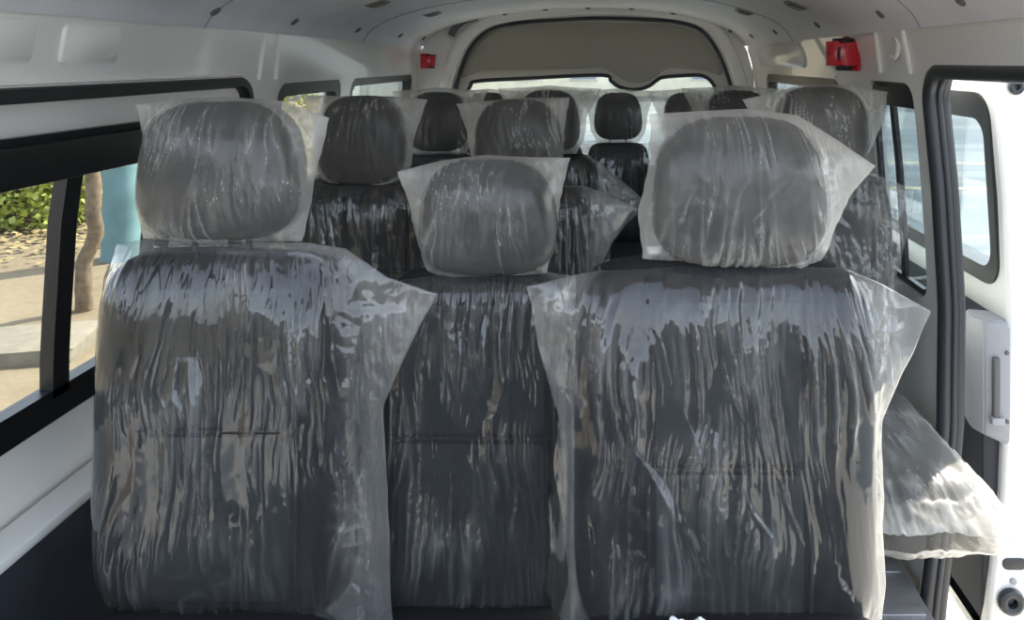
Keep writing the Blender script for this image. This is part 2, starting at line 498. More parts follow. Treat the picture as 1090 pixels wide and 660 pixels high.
def bag(name, pad, L, Rr, top, m, parent, res, hL=0.0, hR=0.0, streak=(0.004, 0.022, 0.22), fine=(0.0014, 0.009, 0.09),
        crumple=0.004, seed=1, eps=0.003, fan=0.0, close=0.0, others=(), folds=(), sparse=0.3):
    """polythene bag pulled over a pad. L, Rr: side outlines from top to bottom (local x,z); top: [(u,dz)] along the top edge.
    The sheet is a tent stretched over the pad (obstacle problem), then creased."""
    nu, nv = res
    def grid(nu, nv):
        u = np.linspace(0, 1, nu)[None, :]; v = np.linspace(0, 1, nv)[:, None]
        lx, lz = poly(L, v); rx, rz = poly(Rr, v)
        X = lx + (rx - lx) * u; Z = lz + (rz - lz) * u
        tu = np.interp(u, [a for a, b in top], [b for a, b in top])
        Z = Z + tu * (1 - v) ** 3
        # ragged seams
        X = X + 0.004 * grad_noise(v * 9 + seed, u * 0 + 3.3 + u * 2, seed) * (np.abs(u - .5) * 2) ** 3
        return u, v, X, Z
    def solve(nu, nv, iters, h0=None):
        u, v, X, Z = grid(nu, nv)
        f = pad.f(X, Z)
        for p2 in others:
            f = np.maximum(f, p2.f(X, Z))
        ob = np.where(f > -0.5, f + eps, -1.0)
        bnd = hL * (1 - u) + hR * u + 0 * v
        bnd = np.where(v > 0.999, bnd * (1 - close) + 0.004, bnd)
        h = np.maximum(ob, bnd * 0.0 + bnd) if h0 is None else np.maximum(h0, ob)
        for _ in range(iters):
            g = h.copy()
            g[1:-1, 1:-1] = 0.25 * (h[:-2, 1:-1] + h[2:, 1:-1] + h[1:-1, :-2] + h[1:-1, 2:])
            g[0, :] = bnd[0, :]; g[:, 0] = bnd[:, 0]; g[:, -1] = bnd[:, -1]; g[-1, :] = 0.5 * (g[-2, :] + bnd[-1, :])
            h = np.maximum(g, ob)
        return u, v, X, Z, f, h
    cu, cv = max(nu // 4, 12), max(nv // 4, 12)
    _, _, _, _, _, hc = solve(cu, cv, 500)
    # upsample
    iu = np.linspace(0, cu - 1, nu); iv = np.linspace(0, cv - 1, nv)
    a = np.clip(np.floor(iu).astype(int), 0, cu - 2); b = np.clip(np.floor(iv).astype(int), 0, cv - 2)
    fu = (iu - a)[None, :]; fv = (iv - b)[:, None]
    H = (hc[b][:, a] * (1 - fu) + hc[b][:, a + 1] * fu) * (1 - fv) + (hc[b + 1][:, a] * (1 - fu) + hc[b + 1][:, a + 1] * fu) * fv
    u, v, X, Z, f, h = solve(nu, nv, 30, H)
    edge = np.minimum(np.minimum(u, 1 - u) * 8, np.minimum(v * 22, 1)).clip(0, 1)
    base = np.where(f > -0.5, f + eps, 0)
    loose = np.clip((h - base) / 0.02, 0, 1) * np.where(f > -0.5, 1, 0) + np.where(f > -0.5, 0, 1)
    sides = []; creases = []
    for sd, side in enumerate((-1, 1)):
        sdd = seed * 10 + sd * 5
        jag = 0.003 * grad_noise(X / 0.04, Z / 0.03, sdd + 21) + 0.0012 * grad_noise(X / 0.012, Z / 0.012, sdd + 22)
        wx = X + jag + 0.025 * grad_noise(X / 0.12, Z / 0.16, sdd) + fan * X * (Z - Z.mean()) * 1.6
        A, px_, pz_ = streak
        mod = np.clip(0.35 + 2.2 * grad_noise(X / 0.07, Z / 0.17, sdd + 1), 0.03, 1.5)
        w = A * mod * ridge(wx / px_, Z / pz_, sdd + 2) ** 1.8 + 0.5 * A * ridge(wx / (px_ * 2.3), Z / pz_, sdd + 12)
        A2, px2, pz2 = fine
        w = w + A2 * np.clip(0.5 + 2 * grad_noise(X / 0.07, Z / 0.09, sdd + 3), 0, 1.4) * ridge(wx / px2, Z / pz2, sdd + 4) ** 1.4
        c1 = ridge(X / 0.045 + 0.6 * grad_noise(X / .05, Z / .05, sdd + 6), Z / 0.055, sdd + 7)
        c2 = ridge(X / 0.018 + 0.4 * grad_noise(X / .03, Z / .03, sdd + 8), Z / 0.026, sdd + 9)
        w = w + crumple * (0.15 + loose) * (c1 + 0.4 * c2) * 0.7
        big = np.clip(0.75 + 2.0 * grad_noise(X / 0.13 + 0.4, Z / 0.24, sdd + 31), sparse, 1.2)
        w = w * edge * big
        cr = mod * ridge(wx / px_, Z / pz_, sdd + 2) ** 5 + 0.8 * np.clip(0.3 + 2 * grad_noise(X / 0.07, Z / 0.09, sdd + 3), 0, 1) * ridge(wx / px2, Z / pz2, sdd + 4) ** 4
        cr = cr + (0.25 + 0.75 * loose) * (c1 ** 6 + 0.6 * c2 ** 5) * np.clip(0.4 + 1.5 * grad_noise(X / .09, Z / .09, sdd + 15), 0, 1)
        cr = cr * big
        if side < 0:
            for (ax, az), (bx, bz), wd, am in folds:
                dx, dz = bx - ax, bz - az
                LL = dx * dx + dz * dz
                t = ((X - ax) * dx + (Z - az) * dz) / LL
                nrm = ((X - ax) * dz - (Z - az) * dx) / math.sqrt(LL) + 0.012 * grad_noise(t * 2.2, t * 0 + az * 17, sdd + 44) + 0.005 * grad_noise(t * 5, t * 0 + ax * 9, sdd + 41) + 0.0015 * grad_noise(t * 30, t * 0 + az * 9, sdd + 42)
                end = np.clip(np.minimum(t * 1.6, (1 - t) * 3), 0, 1) * np.clip(0.55 + 1.6 * grad_noise(t * 4, t * 0 + ax * 31, sdd + 43), 0.1, 1)
                pr = np.clip(1 - np.abs(nrm) / (wd * (0.35 + 0.65 * end)), 0, 1) * end
                w = w + 0.75 * am * pr * edge
                cr = np.maximum(cr, 0.75 * pr ** 2.2)
        creases.append(np.clip(cr * edge, 0, 1.3))
        # where both sheets float free of the pad they lie close together and billow as one
        bil = 0.012 * grad_noise(X / 0.10, Z / 0.13, seed * 10 + 77) * edge * np.where(f > -0.5, 0, 1)
        sides.append(side * (h + w) + bil)
    Yl = pad.yl(Z)
    nb = nu * nv
    Vf = np.stack([X, Yl + sides[0], Z], -1).reshape(-1, 3)
    Vb = np.stack([X, Yl + np.maximum(sides[1], sides[0] + 0.0008), Z], -1).reshape(-1, 3)
    # a common height on the sealed rim
    if hL or hR:
        off = (hL * (1 - u) + hR * u) + 0 * v
        wgt = np.where(f > -0.5, 0, 1) * 1.0
        yb = (Yl + sides[1] - 2 * off * wgt).reshape(-1)
        Vb[:, 1] = np.maximum(yb, Vf[:, 1] + 0.0008)
    V = np.concatenate([Vf, Vb])
    i = np.arange(nu - 1)[None, :] + np.arange(nv - 1)[:, None] * nu
    q = np.stack([i, i + nu, i + nu + 1, i + 1], -1).reshape(-1, 4)
    F = np.concatenate([q, q[:, ::-1] + nb])
    # join sides and top
    t = np.arange(nu - 1); F = np.concatenate([F, np.stack([t, t + 1, t + 1 + nb, t + nb], -1)])
    s = np.arange(nv - 1) * nu
    F = np.concatenate([F, np.stack([s, s + nb, s + nu + nb, s + nu], -1)])
    s = s + nu - 1
    F = np.concatenate([F, np.stack([s, s + nu, s + nu + nb, s + nb], -1)])
    me = bpy.data.meshes.new(name)
    me.vertices.add(len(V)); me.vertices.foreach_set('co', V.astype(np.float32).reshape(-1))
    me.loops.add(F.size); me.loops.foreach_set('vertex_index', F.astype(np.int32).reshape(-1))
    me.polygons.add(len(F)); me.polygons.foreach_set('loop_start', (np.arange(len(F)) * 4).astype(np.int32))
    me.update(calc_edges=True)
    me.validate()
    for nm, arr in (('crease', np.concatenate([creases[0].reshape(-1), creases[1].reshape(-1)])), ('slack', np.concatenate([loose.reshape(-1)] * 2))):
        at_ = me.attributes.new(nm, 'FLOAT', 'POINT')
        at_.data.foreach_set('value', arr.astype(np.float32))
    return finish(name, me, m, parent, angle=180)

# ------------------------------------------------------------------ outside ground
def ground(name, x0, x1, y0, y1, z, m):
    return mesh(name, [(x0, y0, z), (x1, y0, z), (x1, y1, z), (x0, y1, z)], [(0, 1, 2, 3)], m, smooth=False)

GZ = -0.60
def ground_mat(name, stops, scale, bands=None):
    m = bpy.data.materials.new(name); m.use_nodes = True
    n, l = m.node_tree.nodes, m.node_tree.links
    b = n['Principled BSDF']; b.inputs['Roughness'].default_value = 0.9
    tc = n.new('ShaderNodeTexCoord')
    t = n.new('ShaderNodeTexNoise'); t.inputs['Scale'].default_value = scale; t.inputs['Detail'].default_value = 8
    t.inputs['Roughness'].default_value = 0.65
    r = n.new('ShaderNodeValToRGB')
    while len(r.color_ramp.elements) < len(stops): r.color_ramp.elements.new(0.5)
    for e, (p, c) in zip(r.color_ramp.elements, stops):
        e.position = p; e.color = (*c, 1)
    l.new(t.outputs['Fac'], r.inputs['Fac'])
    if bands:
        mp = n.new('ShaderNodeMapping'); mp.inputs['Rotation'].default_value = (0, 0, R(bands[1])); mp.inputs['Scale'].default_value = (0.02, 1, 1)
        l.new(tc.outputs['Object'], mp.inputs['Vector']); l.new(mp.outputs['Vector'], t.inputs['Vector'])
    else:
        l.new(tc.outputs['Object'], t.inputs['Vector'])
    l.new(r.outputs['Color'], b.inputs['Base Color'])
    bp = n.new('ShaderNodeBump'); bp.inputs['Strength'].default_value = 0.4; bp.inputs['Distance'].default_value = 0.02
    t2 = n.new('ShaderNodeTexNoise'); t2.inputs['Scale'].default_value = 14
    l.new(tc.outputs['Object'], t2.inputs['Vector']); l.new(t2.outputs['Fac'], bp.inputs['Height']); l.new(bp.outputs['Normal'], b.inputs['Normal'])
    return m

dirt = ground_mat('dry_sandy_soil', [(0.25, (0.11, 0.080, 0.040)), (0.45, (0.165, 0.130, 0.082)), (0.6, (0.185, 0.15, 0.098)), (0.8, (0.145, 0.12, 0.06))], 1.4)
road = ground_mat('pale_blue_paving', [(0.30, (0.060, 0.086, 0.105)), (0.42, (0.09, 0.117, 0.13)), (0.50, (0.17, 0.185, 0.19)), (0.56, (0.08, 0.105, 0.12)), (0.68, (0.15, 0.148, 0.125))], 0.55, bands=(1, 4))  # blue tone and bands imitate reflections in the window glass
struct(ground('ground', -70, -1.6, -30, 90, GZ, dirt), 'sunlit dry sandy soil outside the window with the bush', 'ground')
struct(ground('road', -1.6, 70, -30, 90, GZ, road), 'pale blue grey paving outside the open sliding door', 'road')
struct(mesh('pavement', [(-2.75, -9, GZ + .02), (3.0, -9, GZ + .02), (3.0, 5.5, GZ + .02), (-2.75, 5.5, GZ + .02), (-2.75, -9, GZ - .1), (3.0, -9, GZ - .1), (3.0, 5.5, GZ - .1), (-2.75, 5.5, GZ - .1)],  # added pale slab, bounces sunlight up into the van
            [(0, 1, 2, 3), (0, 4, 5, 1), (1, 5, 6, 2), (2, 6, 7, 3), (3, 7, 4, 0)], mat('pale_concrete_paving', (0.50, 0.475, 0.43), 0.9, var=0.06, vscale=3), smooth=False), 'pale concrete parking bay under the van', 'pavement')
for i, (yy, dx) in enumerate(((11.6, 0.0), (14.6, 0.5))):  # yellow streaks stand in for a reflection on the side glass
    o = mesh('painted_line', [(3, yy, GZ + .006), (25, yy - 1.6, GZ + .006), (25, yy - 1.42, GZ + .006), (3, yy + .18, GZ + .006)], [(0, 1, 2, 3)],
             mat('yellow_line_paint', (0.46, 0.37, 0.15), 0.7, var=0.2, vscale=4), smooth=False)
    tag(o, ['yellow line painted on the blue grey paving, nearer to the van', 'yellow line painted on the blue grey paving, farther from the van'][i], 'road marking', 'yellow lines on the paving')

# ------------------------------------------------------------------ van shell
Y0, YB = 1.08, 4.05
RW = [(0.752, -0.14), (0.765, 0.0), (0.783, 0.14), (0.803, 0.40), (0.806, 0.68), (0.79, 0.95), (0.765, 1.20), (0.725, 1.345)]
LW = [(-0.93, 0.0), (-0.95, 0.12), (-0.975, 0.45), (-0.97, 0.7), (-0.955, 0.95), (-0.925, 1.20), (-0.90, 1.345)]
def prof_x(P, z):
    return float(np.interp(z, [p[1] for p in P], [p[0] for p in P]))

struct(box('floor', (-1.02, -1.0, -0.06), (0.742, 4.3, 0.0), M['floor'], bev=0), 'dark ribbed van floor under the seats', 'floor')

# ceiling
CEIL = [(-0.895, 1.325), (-0.865, 1.365), (-0.78, 1.413), (-0.6, 1.462), (-0.3, 1.502), (-0.05, 1.512), (0.2, 1.505), (0.45, 1.468), (0.62, 1.415), (0.69, 1.37), (0.72, 1.325)]
cp = [(p.x, p.y) for p in catmull([(a, b, 0) for a, b in CEIL], 8)]
bm = bmesh.new()
ysn = [0.55 + (4.08 - 0.55) * i / 12 for i in range(13)]
lo = [[bm.verts.new((x, y, z)) for x, z in cp] for y in ysn]
hi = [[bm.verts.new((x * 1.03, y, z + 0.04)) for x, z in cp] for y in ysn]
for G in (lo, hi):
    for i in range(12):
        for j in range(len(cp) - 1):
            bm.faces.new((G[i][j], G[i][j + 1], G[i + 1][j + 1], G[i + 1][j]))
for i in range(12):
    for j in (0, len(cp) - 1):
        bm.faces.new((lo[i][j], lo[i + 1][j], hi[i + 1][j], hi[i][j]))
for i in (0, 12):
    for j in range(len(cp) - 1):
        bm.faces.new((lo[i][j], lo[i][j + 1], hi[i][j + 1], hi[i][j]))
ceiling = struct(from_bm('ceiling', bm, M['liner']), 'lavender grey moulded van headliner', 'ceiling')
def ceil_pt(x):
    z = float(np.interp(x, [c[0] for c in cp], [c[1] for c in cp]))
    z2 = float(np.interp(x + 0.01, [c[0] for c in cp], [c[1] for c in cp]))
    z1 = float(np.interp(x - 0.01, [c[0] for c in cp], [c[1] for c in cp]))
    t = Vector((0.02, 0, z2 - z1)).normalized()
    return z, Vector((t.z, 0, -t.x))   # inward normal (down)
for yy in (1.80, 3.0):
    path = [(x, yy, z - 0.0005) for x, z in cp]
    tube('joint_line', path, 0.0022, M['grey'], ceiling, up=(0, 1, 0), n=6)

def cutter_x(pts, x0, x1):
    return prism_x('cutter', pts, x0, x1, M['white'])

# wall on the window side: inner skin with a large aperture, outer skin with the sliding window
wl_in = profile_wall('wall_left', LW, Y0, YB, -0.03, M['white'], 28)
WIN2 = rrect(2.30, 2.86, 0.72, 1.185, 0.05)
WIN3 = rrect(2.97, 3.93, 0.74, 1.185, 0.05)
boolean_cut(wl_in, [cutter_x(rrect(0.2, 2.115, 0.42, 1.195, 0.075), -1.2, -0.7),
                    cutter_x(WIN2, -1.2, -0.7), cutter_x(WIN3, -1.2, -0.7)])
struct(wl_in, 'white painted inner wall with embossed panels above the black trimmed aperture', 'wall')
# outer skin
WIN1 = rrect(0.45, 1.85, 0.585, 1.115, 0.06)
wo = profile_wall('outer_skin', [(-1.02, 0.0), (-1.035, 0.4), (-1.035, 0.7), (-1.02, 0.95), (-0.99, 1.16), (-0.965, 1.30)], Y0, YB, -0.012, M['white'], 20)
boolean_cut(wo, [cutter_x(WIN1, -1.3, -0.7), cutter_x(WIN2, -1.3, -0.7), cutter_x(WIN3, -1.3, -0.7)])
wo.parent = wl_in
# pressed bead above the window, shallow embossed panels on the header
tube('pressed_bead', [(-1.008, y, 1.145 + 0.0 * y) for y in np.linspace(Y0, 1.9, 10)], 0.006, M['white'], wl_in, up=(0, 0, 1), n=8)
for (ya, yb_) in ((1.09, 1.275), (1.345, 1.50)):
    pts = rrect(ya, yb_, 1.245, 1.315, 0.012)
    bm = bmesh.new()
    prism(bm, pts, lambda a, b: (prof_x(LW, b) - 0.004, a, b), lambda a, b: (prof_x(LW, b) + 0.0045, a + 0.004, b), 0.003)
    from_bm('embossed_panel', bm, M['white'], wl_in)
for yy in (2.14, 2.235):
    path = [(prof_x(LW, z) + 0.002, yy + (1.33 - z) * 0.10 * (1 if yy < 2.2 else 2.2), z) for z in np.linspace(1.33, 1.20, 6)]
    tube('pillar_rib', path, 0.007, M['white'], wl_in, up=(1, 0, 0), n=8)
tube('header_crease', [(prof_x(LW, 1.214) + 0.001, y, 1.214) for y in np.linspace(Y0, 2.05, 8)], 0.003, M['white'], wl_in, up=(0, 0, 1), n=8)
# black rubber trim on the aperture
path = []
for a, b in rrect(0.2, 2.115, 0.42, 1.195, 0.075, 10):
    if a > Y0: path.append((prof_x(LW, b) + 0.004, a, b))
# reorder so the run is continuous (start at the front bottom)
k0 = max(range(len(path)), key=lambda i: (path[i][1] - path[i - 1][1]) ** 2 + (path[i][2] - path[i - 1][2]) ** 2)
path = path[k0:] + path[:k0]
full = [(path[0][0], Y0 + .01, path[0][2])] + path + [(path[-1][0], Y0 + .01, path[-1][2])]
dense = []
for p, q in zip(full[:-1], full[1:]):
    n_ = max(1, int((Vector(q) - Vector(p)).length / 0.08))
    for k in range(n_):
        v_ = Vector(p).lerp(Vector(q), k / n_); v_.x = prof_x(LW, v_.z) + 0.002; dense.append(v_)
dense.append(Vector(full[-1]))
bm = bmesh.new()
sweep(bm, dense, [(-0.012, -0.02), (0.012, -0.02), (0.013, 0.003), (0.010, 0.008), (-0.010, 0.008), (-0.013, 0.003)], (1, 0, 0))
struct(from_bm('trim_1', bm, M['black'], angle=50), 'black rubber edging round the big wall aperture', 'trim')

# windows on that side
def window(idx, loop_args, xfun, th, label, gmat, divider=None, fw=0.035, xoff=0.0):
    y0, y1, z0, z1, r = loop_args
    w = empty('window_%d' % idx, (xfun(0.5 * (z0 + z1)), 0.5 * (y0 + y1), z0))
    struct(w, label, 'window')
    ox, oy, oz = w.location
    out = rrect(y0 - .006, y1 + .006, z0 - .006, z1 + .006, r + .006)
    inn = rrect(y0 + fw, y1 - fw, z0 + fw, z1 - fw, max(r - fw * 0.5, 0.025))
    bm = bmesh.new()
    def lp(pts, d): return [bm.verts.new((xfun(b) + d - ox, a - oy, b - oz)) for a, b in pts]
    Ls = [lp(out, -th), lp(inn, -th), lp(inn, th), lp(out, th)]
    n = len(out)
    for k in range(4):
        A, B = Ls[k], Ls[(k + 1) % 4]
        for i in range(n):
            bm.faces.new((A[i], A[(i + 1) % n], B[(i + 1) % n], B[i]))
    f = from_bm('window_frame', bm, M['frame'], w, angle=35)
    def pane(ya, yb_, d):
        bm = bmesh.new()
        zs = np.linspace(z0 + fw - .01, z1 - fw + .01, 8)
        for e in (d, d + 0.003):
            rows = [(bm.verts.new((xfun(z) + e - ox, ya - oy, z - oz)), bm.verts.new((xfun(z) + e - ox, yb_ - oy, z - oz))) for z in zs]
            for (a, b), (c, d2) in zip(rows[:-1], rows[1:]):
                bm.faces.new((a, b, d2, c))
        return from_bm('glass_pane', bm, gmat, w)
    if divider:
        d0, d1 = divider
        bm = bmesh.new()
        secs = [[bm.verts.new((xfun(z) + dx - ox, yy - oy, z - oz)) for yy, dx in ((d0, th), (d1, th), (d1, -th * .6), (d0, -th * .6))] for z in np.linspace(z0 + fw * .7, z1 - fw * .7, 8)]
        for A, B in zip(secs[:-1], secs[1:]):
            for i in range(4):
                bm.faces.new((A[i], A[(i + 1) % 4], B[(i + 1) % 4], B[i]))
        bm.faces.new(secs[0]); bm.faces.new(secs[-1])
        from_bm('centre_post', bm, M['frame'], w, smooth=False)
        pane(y0 + fw - .01, d0 + .005, -0.002); pane(d1 - .005, y1 - fw + .01, -0.008)
    else:
        pane(y0 + fw - .01, y1 - fw + .01, -0.003)
    return w
xo = lambda z: float(np.interp(z, [0, .4, .7, .95, 1.16, 1.30], [-1.02, -1.035, -1.035, -1.02, -0.99, -0.965]))
w1 = window(1, (0.45, 1.85, 0.585, 1.115, 0.06), xo, 0.016, 'black framed sliding window looking onto the green bush', M['glass'], divider=(1.485, 1.53), fw=0.052)
# the deep head rail and sill rail of the sliding window
box('head_rail', (-1.0 + 1.035, -0.36, 0.45), (-0.98 + 1.035, 0.655, 0.52), M['frame'], w1, 0.004)
xi_ = lambda z: prof_x(LW, z) - 0.02
window(2, (2.30, 2.86, 0.72, 1.185, 0.05), xi_, 0.018, 'small black framed window between the first two white pillars', M['glass'], fw=0.04)
window(3, (2.97, 3.93, 0.74, 1.185, 0.05), xi_, 0.018, 'rearmost window on the bush side of the van', M['tglass'], fw=0.03)
# dark lower trim on that wall
lt = profile_wall('trim_2', [(-0.90, 0.0), (-0.92, 0.1), (-0.935, 0.3), (-0.945, 0.40), (-0.965, 0.435)], Y0, YB, -0.02, M['trim'], 8)
struct(lt, 'dark charcoal lower trim panel below the white window sill', 'trim')
sill = box('trim_3', (-1.025, Y0, 0.43), (-0.955, 2.16, 0.45), M['white'], bev=0.006)
struct(sill, 'white sill ledge under the sliding window', 'trim')

# wall on the door side
wr = profile_wall('wall_right', RW, 0.6, YB, 0.035, M['white'], 34)
DO = rrect(0.1, 1.885, -0.3, 1.230, 0.07)
WA = (1.975, 2.30, 0.655, 1.195, 0.045)
WB = (2.585, 3.70, 0.74, 1.185, 0.05)
boolean_cut(wr, [cutter_x(DO, 0.5, 1.1), cutter_x(rrect(*WA), 0.5, 1.1), cutter_x(rrect(*WB), 0.5, 1.1)])
struct(wr, 'white painted inner wall and pillars beside the door opening', 'wall')
xr = lambda z: prof_x(RW, z) + 0.018
window(4, WA, xr, 0.007, 'narrow sliding window next to the door pillar', M['tglass'], divider=(2.15, 2.18), fw=0.016)
window(5, WB, xr, 0.020, 'long rear window behind the back seats on the door side', M['tglass'], fw=0.03)
w4 = bpy.data.objects['window_4']
box('head_rail', (xr(1.16) - 0.010 - w4.location.x, 1.985 - w4.location.y, 1.13 - w4.location.z), (xr(1.16) + 0.006 - w4.location.x, 2.29 - w4.location.y, 1.19 - w4.location.z), M['frame'], w4, 0.003)
bm = bmesh.new()
for path in ([(prof_x(RW, z) - 0.001, 1.93 + (1.33 - z) * 0.25, z) for z in np.linspace(1.335, 1.22, 6)],
             [(prof_x(RW, z) - 0.001, 2.12 + (1.33 - z) * 0.45, z) for z in np.linspace(1.335, 1.22, 6)],
             [(prof_x(RW, z) - 0.001, 2.72 - (1.33 - z) * 1.0, z) for z in np.linspace(1.335, 1.20, 6)]):
    sweep(bm, path, circ(0.006, 8), (1, 0, 0))
from_bm('pillar_rib', bm, M['white'], wr)
bm = bmesh.new()
prism(bm, rrect(2.95, 3.78, 1.225, 1.315, 0.035), lambda a, b: (prof_x(RW, b) + 0.004, a, b), lambda a, b: (prof_x(RW, b) - 0.006, a, b), 0.004)
from_bm('embossed_panel', bm, M['white'], wr)
hk = [(prof_x(RW, 1.28) - 0.002, 2.02 + 0.03 * math.cos(t), 1.285 + 0.028 * math.sin(t)) for t in np.linspace(R(60), R(300), 14)]
tube('pressed_bead', hk, 0.006, M['white'], wr, up=(1, 0, 0), n=8)

# door seal: two rubber bulbs following the edge of the opening
def seal_path(off, dx):
    pts = [(y, 1.230 - off) for y in np.linspace(0.62, 1.80, 14)]
    for k in range(1, 9):
        t = R(90 - 90 * k / 8)
        pts.append((1.80 + (0.085 - off) * math.cos(t), 1.145 + (0.085 - off) * math.sin(t)))
    pts += [(1.885 - off, z) for z in np.linspace(1.08, -0.13, 24)]
    return [(prof_x(RW, z) + dx, y, z) for y, z in pts]
sl = empty('trim_4', (0.76, 1.88, 0.0))
struct(sl, 'double black rubber seal round the sliding door opening', 'trim')
for off, dx, r_, nm in ((0.004, 0.004, 0.017, 'inner_bulb'), (0.002, 0.036, 0.016, 'outer_bulb'), (0.012, 0.022, 0.010, 'web')):
    bm = bmesh.new()
    sweep(bm, [(x - 0.76, y - 1.88, z) for x, y, z in catmull(seal_path(off, dx), 3)], circ(r_, 12), (1, 0, 0))
    from_bm(nm, bm, M['seal'], sl, angle=70)
# step and tread behind the seal
tr_ = box('trim_5', (0.52, 1.0, 0.0), (0.74, 2.4, 0.012), M['alu'], bev=0.004)
struct(tr_, 'ribbed aluminium tread plate on the floor by the door', 'trim')
for k in range(9):
    box('rib', (0.535, 1.03 + k * 0.15, 0.012), (0.725, 1.07 + k * 0.15, 0.016), M['alu'], tr_, 0.0015)

# dashboard of the driver's cab, out of view, added to darken reflections in the plastic
db = bmesh.new()
prism(db, [(-0.95, 0.0), (-0.36, 0.0), (-0.30, 0.35), (-0.34, 0.70), (-0.42, 0.90), (-0.60, 0.95), (-0.95, 0.93)], lambda a, b: (-1.0, a, b), lambda a, b: (0.74, a, b), 0.02)
tag(from_bm('dashboard', db, M['trim']), 'dark dashboard at the front end of the van', 'dashboard')
# ------------------------------------------------------------------ rear wall and hatch
def ap(px, py, D):
    x, _, z = at(px, py, D); return (x, z)
hatch_open = [ap(*p, 4.05) for p in ((482, 350), (483, 130), (484, 108), (488, 84), (500, 53), (520, 33), (548, 25), (600, 21), (640, 19.5), (690, 21), (722, 24), (745, 32), (762, 52), (775, 84), (780, 108), (782, 130), (783, 350))]
ho = [(p.x, p.y) for p in catmull([(a, b, 0) for a, b in hatch_open], 6)]
outer = [(-0.935, 0.02)] + [(prof_x(LW, z) - 0.0, z) for z in np.linspace(0.12, 1.30, 12)] + [(x, z) for x, z in cp[::2]] + [(prof_x(RW, z), z) for z in np.linspace(1.30, 0.12, 12)] + [(0.72, 0.02)]
bw = prism_y('wall_back', outer, 4.03, 4.12, M['white'])
bm = bmesh.new()
prism(bm, ho, lambda a, b: (a, 3.8, b), lambda a, b: (a, 4.5, b))
cut = from_bm('cutter', bm, M['white'])
boolean_cut(bw, [cut])
md = bw.modifiers.new('soft', 'BEVEL'); md.width = 0.018; md.segments = 3; md.limit_method = 'ANGLE'; md.angle_limit = R(50)
struct(bw, 'white rear body frame round the tailgate', 'wall')
# rounded inner bead that forms the door ring
ring = [(p[0] * 1.0, 4.03, p[1]) for p in ho]
big = []
for (a, b) in ho:
    ca, cb = -0.035, 1.0
    d = Vector((a - ca, b - cb)); L_ = d.length
    d = d * ((L_ + 0.05) / L_)
    big.append((ca + d.x, 4.015, cb + d.y))
bm = bmesh.new(); sweep(bm, big, circ(0.034, 12, 1.0, 0.7), (0, 1, 0))
from_bm('door_ring', bm, M['white'], bw, angle=70)
bm = bmesh.new(); sweep(bm, [(x, y - 0.002, z) for x, y, z in ring], circ(0.009, 8), (0, 1, 0))
struct(from_bm('trim_6', bm, M['seal'], angle=70), 'thin black rubber seal round the tailgate opening', 'trim')
# corner inserts
for i, pts in enumerate((((480, 38), (486, 28), (496, 21), (509, 18)), ((751, 13), (766, 17), (776, 25), (780, 34)))):
    path = catmull([at(*p, 3.985) for p in pts], 6)
    bm = bmesh.new()
    N = len(path)
    sweep(bm, path, [(-0.018, -0.006), (0.018, -0.006), (0.018, 0.006), (-0.018, 0.006)], (0, 1, 0))
    o = from_bm('corner_insert', bm, M['clip'], angle=40)
    md = o.modifiers.new('soft', 'BEVEL'); md.width = 0.005; md.segments = 2
    tag(o, ['grey curved plastic insert in the tailgate frame corner near the bush side', 'grey curved plastic insert in the tailgate frame corner near the door side'][i], 'trim insert', 'curved inserts of the tailgate frame')

hatch = empty('door_2', (0, 4.1, 0.3))
struct(hatch, 'rear tailgate with olive grey upper trim and a wide window', 'door')
def loc_h(pts): return [(a, b - 0.3) for a, b in pts]
def hp(pxs, D, n=5):
    return [(p.x, p.y - 0.3) for p in catmull([(*ap(*p, D), 0) for p in pxs], n)]
topc = [(491, 83), (497, 66), (508, 47), (525, 35), (550, 28), (600, 25), (640, 24), (690, 25), (720, 28), (742, 36), (756, 52), (768, 76), (766, 80)]
bot = [(762, 79), (750, 75.5), (730, 73.5), (713, 72.5), (705, 76), (698, 82), (690, 86.5), (678, 88.5), (668, 87), (660, 83), (651, 77), (640, 72.5), (620, 73), (570, 74), (530, 75), (510, 76), (500, 79)]
pan = hp(topc, 4.07, 4) + hp(bot, 4.07, 4)
prism_y('trim_panel', pan, -0.03, 0.0, M['olive'], hatch, bev=0.006)
bot2 = [(768, 76), (750, 75), (730, 73), (713, 72), (705, 75.5), (698, 81.5), (690, 86), (678, 88), (668, 86.5), (660, 82.5), (651, 76.5), (640, 72), (620, 72.5), (570, 73.5), (530, 74.5), (510, 75.5), (490, 82)]
lip = [(485, 118), (494, 118), (497, 101), (501, 91), (508, 86.5), (560, 83.5), (640, 80), (650, 86), (657, 91.5), (666, 94.5), (674, 95.5), (683, 94.5), (692, 91), (700, 85), (708, 82), (740, 80), (751, 82), (758, 88), (763, 98), (766, 118), (779, 118)]
lp_ = hp(list(reversed(bot2)), 4.085, 4) + [(p[0], p[1]) for p in hp(list(reversed(lip)), 4.085, 4)]
prism_y('window_surround', lp_, -0.012, 0.012, M['cream'], hatch, bev=0.0)
shell = [(a, b - 0.3) for a, b in [(x * 1.02, z + 0.012) for x, z in ho]] + [(p[0], p[1]) for p in hp([(766, 350)] + list(reversed(lip[2:-2])) + [(494, 350)], 4.11, 4)]
prism_y('door_shell', shell, 0.014, 0.030, M['white'], hatch)
sp = [Vector((x, 0.0, z)) for x, z in hp(lip[1:-1], 4.085, 4)]
bm = bmesh.new(); sweep(bm, [(v.x, -0.012, v.z) for v in sp], circ(0.010, 8), (0, 1, 0))
from_bm('window_seal', bm, M['seal'], hatch, angle=70)
gp = [(-0.74, 0.40), (0.62, 0.40), (0.62, 0.91), (-0.74, 0.91)]
prism_y('glass_pane', gp, 0.024, 0.030, M['glass'], hatch)
